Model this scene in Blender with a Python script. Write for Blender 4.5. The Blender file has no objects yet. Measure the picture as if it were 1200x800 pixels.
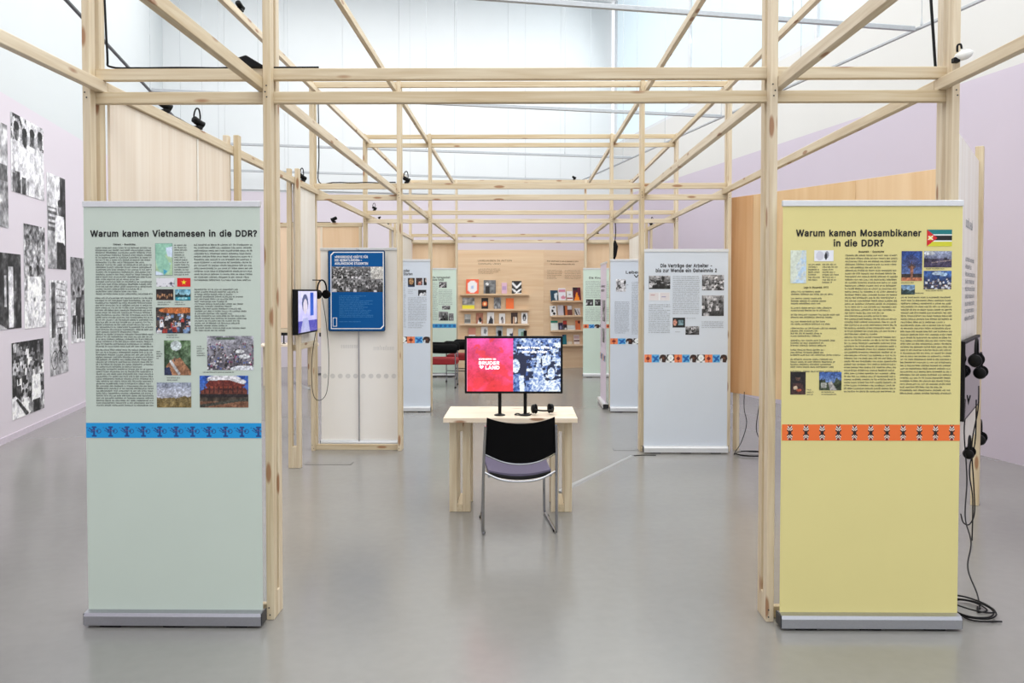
import bpy, bmesh, math, random
import numpy as np
from mathutils import Matrix, Vector
from mathutils.geometry import tessellate_polygon

R = math.radians
SC = bpy.context.scene
COL = SC.collection
rnd = random.Random(7)

# ------------------------------------------------------------------ camera
cam_d = bpy.data.cameras.new('camera')
cam = bpy.data.objects.new('camera', cam_d)
COL.objects.link(cam)
cam.location = (0, 0, 1.62)
cam.rotation_euler = (R(88.5), 0, R(0.64))
cam_d.sensor_width = 36
cam_d.lens = 29.58
cam_d.shift_y = -0.0272
cam_d.clip_end = 100
SC.camera = cam

# ------------------------------------------------------------------ light
ROOM = R(12.5)                                   # the hall stands askew to the timber frame
UX, UY = math.cos(ROOM), math.sin(ROOM)          # across the hall
VX, VY = -math.sin(ROOM), math.cos(ROOM)         # along the hall
world = bpy.data.worlds.new('world')
SC.world = world
world.use_nodes = True
world.node_tree.nodes['Background'].inputs[0].default_value = (0.93, 0.96, 1.0, 1)
world.node_tree.nodes['Background'].inputs[1].default_value = 1.3
SC.view_settings.view_transform = 'Standard'
SC.view_settings.look = 'None'
SC.view_settings.exposure = 0.13
SC.view_settings.gamma = 1.0


def area(name, loc, sx, sy, power, rot=(0, 0, ROOM), color=(1, 1, 1)):
    d = bpy.data.lights.new(name, 'AREA')
    d.shape = 'RECTANGLE'
    d.size, d.size_y, d.energy, d.color = sx, sy, power, color
    o = bpy.data.objects.new(name, d)
    o.location, o.rotation_euler = loc, rot
    COL.objects.link(o)
    return o


# overhead fill: area lights added below the ceiling for soft, even light
for i, a in enumerate((-1.0, 4.5, 10.0, 15.0)):
    cx, cy = -0.55 + VX * (a - 8), 8 + VY * (a - 8)
    area('ceiling_fill_light', (cx, cy, 8.1), 8.2, 4.2, 296, color=(1.0, 0.985, 0.965))


# daylight falling in through the frosted clerestory above the right wall
cl = area('clerestory_daylight', (-3.55 + UX * 9.66 + VX * 7.0, UY * 9.66 + VY * 7.0, 6.6), 20.0, 3.0, 420, color=(0.94, 0.98, 1.0))
cl.rotation_euler = Vector((-UX, -UY, -0.25)).to_track_quat('-Z', 'Y').to_euler()


# ------------------------------------------------------------------ colour + materials
def lin(c):
    out = []
    for v in c[:3]:
        v = v / 255.0
        out.append(v / 12.92 if v <= 0.04045 else ((v + 0.055) / 1.055) ** 2.4)
    return tuple(out) + (1.0,)


class NT:
    def __init__(s, name):
        s.m = bpy.data.materials.new(name)
        s.m.use_nodes = True
        s.t = s.m.node_tree
        s.b = s.t.nodes['Principled BSDF']

    def n(s, typ, **kw):
        x = s.t.nodes.new(typ)
        for k, v in kw.items():
            setattr(x, k, v)
        return x

    def l(s, a, b):
        s.t.links.new(a, b)


def mat(name, rgb, rough=0.5, metal=0.0, var=0.05, scale=30.0, bump=0.02, emit=0, spec=0.5):
    q = NT(name)
    q.b.inputs['Specular IOR Level'].default_value = spec
    tc = q.n('ShaderNodeTexCoord')
    no = q.n('ShaderNodeTexNoise')
    no.inputs['Scale'].default_value = scale
    no.inputs['Detail'].default_value = 3
    q.l(tc.outputs['Object'], no.inputs['Vector'])
    cr = q.n('ShaderNodeValToRGB')
    c = lin(rgb)
    cr.color_ramp.elements[0].position = 0.3
    cr.color_ramp.elements[1].position = 0.7
    cr.color_ramp.elements[0].color = tuple(v * (1 - var) for v in c[:3]) + (1,)
    cr.color_ramp.elements[1].color = tuple(min(1, v * (1 + var)) for v in c[:3]) + (1,)
    q.l(no.outputs['Fac'], cr.inputs['Fac'])
    q.l(cr.outputs['Color'], q.b.inputs['Base Color'])
    q.b.inputs['Roughness'].default_value = rough
    q.b.inputs['Metallic'].default_value = metal
    if bump:
        bp = q.n('ShaderNodeBump')
        bp.inputs['Strength'].default_value = bump
        bp.inputs['Distance'].default_value = 0.01
        q.l(no.outputs['Fac'], bp.inputs['Height'])
        q.l(bp.outputs['Normal'], q.b.inputs['Normal'])
    if emit:
        q.b.inputs['Emission Color'].default_value = c
        q.b.inputs['Emission Strength'].default_value = emit
    return q.m


def wood(name, light, dark, along='X', grain=9.0, knots=True, rough=0.55, ring=0.5):
    """Sawn wood: the grain runs along the given local axis; every object gets its own cut."""
    q = NT(name)
    tc = q.n('ShaderNodeTexCoord')
    oi = q.n('ShaderNodeObjectInfo')
    off = q.n('ShaderNodeVectorMath', operation='SCALE')
    off.inputs[0].default_value = (37.0, 21.0, 53.0)
    q.l(oi.outputs['Random'], off.inputs['Scale'])
    add = q.n('ShaderNodeVectorMath', operation='ADD')
    q.l(tc.outputs['Object'], add.inputs[0])
    q.l(off.outputs['Vector'], add.inputs[1])
    mp = q.n('ShaderNodeMapping')
    st = [grain * 5] * 3
    st['XYZ'.index(along)] = grain * 0.22
    mp.inputs['Scale'].default_value = st
    q.l(add.outputs['Vector'], mp.inputs['Vector'])
    n1 = q.n('ShaderNodeTexNoise')
    n1.inputs['Scale'].default_value = 1.0
    n1.inputs['Detail'].default_value = 4
    n1.inputs['Distortion'].default_value = ring
    q.l(mp.outputs['Vector'], n1.inputs['Vector'])
    cr = q.n('ShaderNodeValToRGB')
    cr.color_ramp.elements[0].position = 0.28
    cr.color_ramp.elements[1].position = 0.72
    cr.color_ramp.elements[0].color = lin(dark)
    cr.color_ramp.elements[1].color = lin(light)
    q.l(n1.outputs['Fac'], cr.inputs['Fac'])
    last = cr.outputs['Color']
    # tint per piece
    hs = q.n('ShaderNodeHueSaturation')
    mr = q.n('ShaderNodeMapRange')
    mr.inputs['To Min'].default_value = 0.9
    mr.inputs['To Max'].default_value = 1.08
    q.l(oi.outputs['Random'], mr.inputs['Value'])
    q.l(mr.outputs['Result'], hs.inputs['Value'])
    ms = q.n('ShaderNodeMapRange')
    ms.inputs['To Min'].default_value = 1.15
    ms.inputs['To Max'].default_value = 0.85
    q.l(oi.outputs['Random'], ms.inputs['Value'])
    q.l(ms.outputs['Result'], hs.inputs['Saturation'])
    q.l(last, hs.inputs['Color'])
    last = hs.outputs['Color']
    if knots:
        mk = q.n('ShaderNodeMapping')
        sk = [12.0] * 3
        sk['XYZ'.index(along)] = 3.0
        mk.inputs['Scale'].default_value = sk
        q.l(add.outputs['Vector'], mk.inputs['Vector'])
        vo = q.n('ShaderNodeTexVoronoi')
        vo.inputs['Scale'].default_value = 1.0
        q.l(mk.outputs['Vector'], vo.inputs['Vector'])
        ck = q.n('ShaderNodeValToRGB')
        ck.color_ramp.elements[0].position = 0.12
        ck.color_ramp.elements[1].position = 0.19
        ck.color_ramp.elements[0].color = (0.85, 0.85, 0.85, 1)
        ck.color_ramp.elements[1].color = (0, 0, 0, 1)
        q.l(vo.outputs['Distance'], ck.inputs['Fac'])
        mx = q.n('ShaderNodeMix', data_type='RGBA')
        q.l(ck.outputs['Color'], mx.inputs['Factor'])
        q.l(last, mx.inputs[6])
        mx.inputs[7].default_value = lin((150, 100, 62))
        last = mx.outputs[2]
    q.l(last, q.b.inputs['Base Color'])
    q.b.inputs['Roughness'].default_value = rough
    bp = q.n('ShaderNodeBump')
    bp.inputs['Strength'].default_value = 0.05
    bp.inputs['Distance'].default_value = 0.004
    q.l(n1.outputs['Fac'], bp.inputs['Height'])
    q.l(bp.outputs['Normal'], q.b.inputs['Normal'])
    return q.m


def attr_mat(name, rough=0.6, emit=0.0):
    q = NT(name)
    a = q.n('ShaderNodeAttribute', attribute_name='Col')
    no = q.n('ShaderNodeTexNoise')
    no.inputs['Scale'].default_value = 60
    mr = q.n('ShaderNodeMapRange')
    mr.inputs['To Min'].default_value = rough - 0.05
    mr.inputs['To Max'].default_value = rough + 0.05
    q.l(no.outputs['Fac'], mr.inputs['Value'])
    q.l(mr.outputs['Result'], q.b.inputs['Roughness'])
    if emit:
        q.b.inputs['Base Color'].default_value = (0.01, 0.01, 0.01, 1)
        q.l(a.outputs['Color'], q.b.inputs['Emission Color'])
        q.b.inputs['Emission Strength'].default_value = emit
        q.b.inputs['Roughness'].default_value = 0.2
    else:
        q.l(a.outputs['Color'], q.b.inputs['Base Color'])
    return q.m


LATH = wood('spruce_lath', (222, 208, 181), (198, 177, 144))
LATHY = wood('spruce_board', (240, 227, 208), (226, 205, 178))
PLY_V = wood('birch_plywood_upright', (236, 206, 166), (224, 188, 144), along='Z', grain=1.0, knots=False, ring=2.8)
PLY_K = wood('okoume_plywood_dark', (230, 190, 148), (216, 168, 124), along='Z', grain=1.0, knots=False, ring=2.8)
PLY_D = wood('okoume_plywood', (238, 210, 178), (230, 198, 162), along='Z', grain=1.2, knots=False, ring=2.4)
PLY_P = wood('pale_plywood', (234, 222, 206), (220, 202, 180), along='Z', grain=2.6, knots=False, ring=1.0)
PLY_S = wood('shelf_plywood', (238, 212, 180), (226, 194, 158), along='X', grain=1.6, knots=False, ring=2.0)
PLY_W = wood('white_and_lit_plywood', (240, 236, 228), (228, 220, 208), along='Z', grain=2.6, knots=False, ring=0.6)  # whiteness of grazing light put into the long panels' colour; text panel truly white
BLACK = mat('black_plastic', (9, 9, 10), 0.5, spec=0.2)
BLACKF = mat('black_fabric', (8, 8, 10), 0.9, spec=0.15, scale=400, bump=0.15)
CABLE = mat('black_cable', (16, 16, 18), 0.5, spec=0.2)
CHROME = mat('chrome', (168, 169, 173), 0.18, 1.0, var=0.01, bump=0)
ALU = mat('brushed_aluminium', (176, 177, 183), 0.33, 0.9, var=0.03, scale=90)
ALUW = mat('white_aluminium', (214, 216, 219), 0.35, 0.25, var=0.02)
GREYM = mat('grey_track_metal', (176, 180, 184), 0.4, 0.3)
DARKM = mat('dark_track_metal', (52, 54, 58), 0.45, 0.2)
SEATC = mat('violet_grey_upholstery', (104, 98, 122), 0.75, scale=300, bump=0.1)
RED = mat('red_upholstery', (152, 30, 36), 0.7, scale=200, bump=0.1)
INK = mat('black_ink', (22, 22, 24), 0.7, bump=0)
INKS = mat('text_ink', (84, 87, 85), 0.7, bump=0)
INKG = mat('grey_text_ink', (126, 131, 137), 0.7, bump=0)
INKB = mat('brown_text_ink', (112, 84, 62), 0.7, bump=0)
WHITEI = mat('white_ink', (244, 246, 248), 0.6, bump=0)
GREENF = mat('pale_green_fabric', (197, 209, 198), 0.62, var=0.012, scale=3, bump=0.01)
YELLF = mat('yellow_fabric', (222, 211, 143), 0.62, var=0.012, scale=3, bump=0.01)
GREYF = mat('pale_blue_grey_fabric', (208, 216, 226), 0.6, var=0.012, scale=3, bump=0.01)
LILAF = mat('pale_lilac_fabric', (220, 208, 222), 0.6, var=0.012, scale=3, bump=0.01)
MINTF = mat('mint_fabric', (208, 226, 214), 0.6, var=0.012, scale=3, bump=0.01)
BACKF = mat('white_fabric_back', (246, 243, 238), 0.65, var=0.01, scale=3, bump=0.01)
BLUEP = mat('blue_board', (0, 86, 154), 0.6, var=0.02, bump=0, spec=0.2)
NAVYP = mat('navy_board_edge', (12, 58, 98), 0.45, var=0.02, bump=0)
COVERM = mat('cable_cover_grey', (158, 159, 160), 0.4, 0.2)
PRINT = attr_mat('printed_surface', 0.55)
PAPERP = attr_mat('matt_photo_print', 0.7)
SCREEN = attr_mat('lit_screen', 0.2, 1.0)
LAMPW = mat('white_lamp_shell', (226, 226, 222), 0.4)


# ------------------------------------------------------------------ mesh helpers
class MB:
    def __init__(s):
        s.v, s.f = [], []

    def quad(s, a, b, c, d):
        i = len(s.v)
        s.v += [a, b, c, d]
        s.f.append((i, i + 1, i + 2, i + 3))

    def box(s, x0, x1, y0, y1, z0, z1):
        i = len(s.v)
        s.v += [(x, y, z) for z in (z0, z1) for y in (y0, y1) for x in (x0, x1)]
        for q in ((0, 2, 3, 1), (4, 5, 7, 6), (0, 1, 5, 4), (2, 6, 7, 3), (0, 4, 6, 2), (1, 3, 7, 5)):
            s.f.append(tuple(i + k for k in q))

    def tube(s, pts, r, seg=8, smooth_n=0, closed=False):
        pts = [Vector(p) for p in pts]
        if smooth_n:
            pts = catmull(pts, smooth_n)
        n = len(pts)
        base = len(s.v)
        prev = None
        for k, p in enumerate(pts):
            t = (pts[min(k + 1, n - 1)] - pts[max(k - 1, 0)])
            if t.length < 1e-9:
                t = Vector((0, 0, 1))
            t.normalize()
            if prev is None:
                ref = Vector((0, 0, 1)) if abs(t.z) < 0.9 else Vector((1, 0, 0))
                u = t.cross(ref).normalized()
            else:
                u = (prev - t * prev.dot(t))
                u = u.normalized() if u.length > 1e-6 else t.orthogonal().normalized()
            prev = u
            w = t.cross(u)
            rr = r[k] if isinstance(r, (list, tuple)) else r
            for j in range(seg):
                a = 2 * math.pi * j / seg
                s.v.append(tuple(p + (u * math.cos(a) + w * math.sin(a)) * rr))
        for k in range(n - 1):
            for j in range(seg):
                a, b = base + k * seg + j, base + k * seg + (j + 1) % seg
                s.f.append((a, b, b + seg, a + seg))
        s.f.append(tuple(base + j for j in range(seg))[::-1])
        s.f.append(tuple(base + (n - 1) * seg + j for j in range(seg)))

    def disc_stack(s, prof, c=(0, 0, 0), axis='Z', seg=20):
        """lathe: prof = [(radius, height)...]"""
        base = len(s.v)
        for r, h in prof:
            for j in range(seg):
                a = 2 * math.pi * j / seg
                p = (r * math.cos(a), r * math.sin(a), h)
                if axis == 'X':
                    p = (h, p[0], p[1])
                elif axis == 'Y':
                    p = (p[0], h, p[1])
                s.v.append((p[0] + c[0], p[1] + c[1], p[2] + c[2]))
        for k in range(len(prof) - 1):
            for j in range(seg):
                a, b = base + k * seg + j, base + k * seg + (j + 1) % seg
                s.f.append((a, b, b + seg, a + seg))
        s.f.append(tuple(base + j for j in range(seg))[::-1])
        s.f.append(tuple(base + (len(prof) - 1) * seg + j for j in range(seg)))

    def build(s, name, m, parent=None, smooth=False, bevel=0.0, loc=(0, 0, 0), rotz=0.0):
        me = bpy.data.meshes.new(name)
        me.from_pydata(s.v, [], s.f)
        bm = bmesh.new()
        bm.from_mesh(me)
        bmesh.ops.recalc_face_normals(bm, faces=bm.faces)
        if bevel:
            bmesh.ops.bevel(bm, geom=bm.edges[:], offset=bevel, segments=1, affect='EDGES', profile=0.5)
        bm.to_mesh(me)
        bm.free()
        if smooth:
            me.shade_smooth()
            try:
                me.set_sharp_from_angle(angle=R(40))
            except Exception:
                pass
        me.materials.append(m)
        return link(name, me, parent, loc, rotz)


def catmull(P, n):
    out = []
    P = [Vector(p) for p in P]
    for i in range(len(P) - 1):
        p0, p1, p2, p3 = P[max(i - 1, 0)], P[i], P[i + 1], P[min(i + 2, len(P) - 1)]
        for k in range(n):
            t = k / n
            out.append(0.5 * ((2 * p1) + (p2 - p0) * t + (2 * p0 - 5 * p1 + 4 * p2 - p3) * t * t
                              + (3 * p1 - p0 - 3 * p2 + p3) * t ** 3))
    out.append(P[-1])
    return out


def link(name, me, parent=None, loc=(0, 0, 0), rotz=0.0):
    o = bpy.data.objects.new(name, me)
    COL.objects.link(o)
    o.parent = parent
    o.location = loc
    o.rotation_euler = (0, 0, rotz)
    return o


def tag(o, label=None, cat=None, group=None, kind=None):
    if label:
        o['label'] = label
    if cat:
        o['category'] = cat
    if group:
        o['group'] = group
    if kind:
        o['kind'] = kind
    return o


def thing(name, label, cat, loc=(0, 0, 0), rotz=0.0, group=None):
    o = bpy.data.objects.new(name, None)
    COL.objects.link(o)
    o.location = loc
    o.rotation_euler = (0, 0, rotz)
    o.empty_display_size = 0.1
    return tag(o, label, cat, group)


def structure(name, mb, m, **k):
    return tag(mb.build(name, m, **k), kind='structure')


def copy_tree(o, parent=None):
    c = o.copy()
    COL.objects.link(c)
    c.parent = parent
    for ch in list(o.children):
        copy_tree(ch, c)
    return c


def boxo(name, m, x0, x1, y0, y1, z0, z1, parent=None, bevel=0.0):
    b = MB()
    b.box(x0, x1, y0, y1, z0, z1)
    return b.build(name, m, parent, bevel=bevel)


_lath_cache = {}
AX = {'X': Matrix.Identity(3), 'Y': Matrix(((0, -1, 0), (1, 0, 0), (0, 0, 1))),
      'Z': Matrix(((0, 0, 1), (0, 1, 0), (-1, 0, 0)))}


def lath(name, axis, a0, a1, b0, b1, c0, c1, parent=None, m=None):
    """A batten from a0 to a1 along the axis; (b, c) are the two other world axes in x, y, z order.
    The mesh lies along its own X so that the grain follows the batten."""
    L = round(a1 - a0, 4)
    if axis == 'X':
        dy, dz = b1 - b0, c1 - c0
        loc = ((a0 + a1) / 2, (b0 + b1) / 2, (c0 + c1) / 2)
    elif axis == 'Y':
        dy, dz = b1 - b0, c1 - c0
        loc = ((b0 + b1) / 2, (a0 + a1) / 2, (c0 + c1) / 2)
    else:
        dz, dy = b1 - b0, c1 - c0
        loc = ((b0 + b1) / 2, (c0 + c1) / 2, (a0 + a1) / 2)
    m = m or LATH
    key = (L, round(dy, 4), round(dz, 4), m.name)
    if key not in _lath_cache:
        b = MB()
        b.box(-L / 2, L / 2, -dy / 2, dy / 2, -dz / 2, dz / 2)
        o = b.build(name, m, parent, bevel=0.0025)
        _lath_cache[key] = o.data
    else:
        o = link(name, _lath_cache[key], parent)
    o.rotation_euler = AX[axis].to_euler()
    o.location = loc
    return o


# ------------------------------------------------------------------ flat print: rasters, lettering
def raster(name, img, x0, x1, z0, z1, y, parent, m=None, flip=False):
    """A printed picture: a fine grid, one colour per point (img is rows from the top, sRGB 0..255)."""
    h, w = img.shape[:2]
    if name in ('photo', 'photo_strip'):
        img = gritty(img * 0.9, w * 7 + h, 0.24)
    elif name == 'print':
        img = gritty(img, w * 7 + int(x1 * 100), 0.13)
    xs = np.linspace(x0, x1, w)
    zs = np.linspace(z1, z0, h)
    X, Z = np.meshgrid(xs, zs)
    co = np.stack([X, np.full_like(X, y), Z], -1).reshape(-1, 3)
    idx = np.arange(h * w).reshape(h, w)
    f = np.stack([idx[1:, :-1], idx[1:, 1:], idx[:-1, 1:], idx[:-1, :-1]], -1).reshape(-1, 4)
    me = bpy.data.meshes.new(name)
    me.vertices.add(h * w)
    me.vertices.foreach_set('co', co.ravel())
    n = len(f)
    me.loops.add(n * 4)
    me.loops.foreach_set('vertex_index', f.ravel())
    me.polygons.add(n)
    me.polygons.foreach_set('loop_start', np.arange(0, n * 4, 4))
    me.update(calc_edges=True)
    c = np.clip(img, 0, 255).astype(float) / 255
    c = np.where(c <= 0.04045, c / 12.92, ((c + 0.055) / 1.055) ** 2.4)
    rgba = np.ones((h * w, 4), dtype=np.float32)
    rgba[:, :3] = c.reshape(-1, 3)
    at = me.color_attributes.new('Col', 'FLOAT_COLOR', 'POINT')
    at.data.foreach_set('color', rgba.ravel())
    me.materials.append(m or PRINT)
    return link(name, me, parent)


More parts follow.
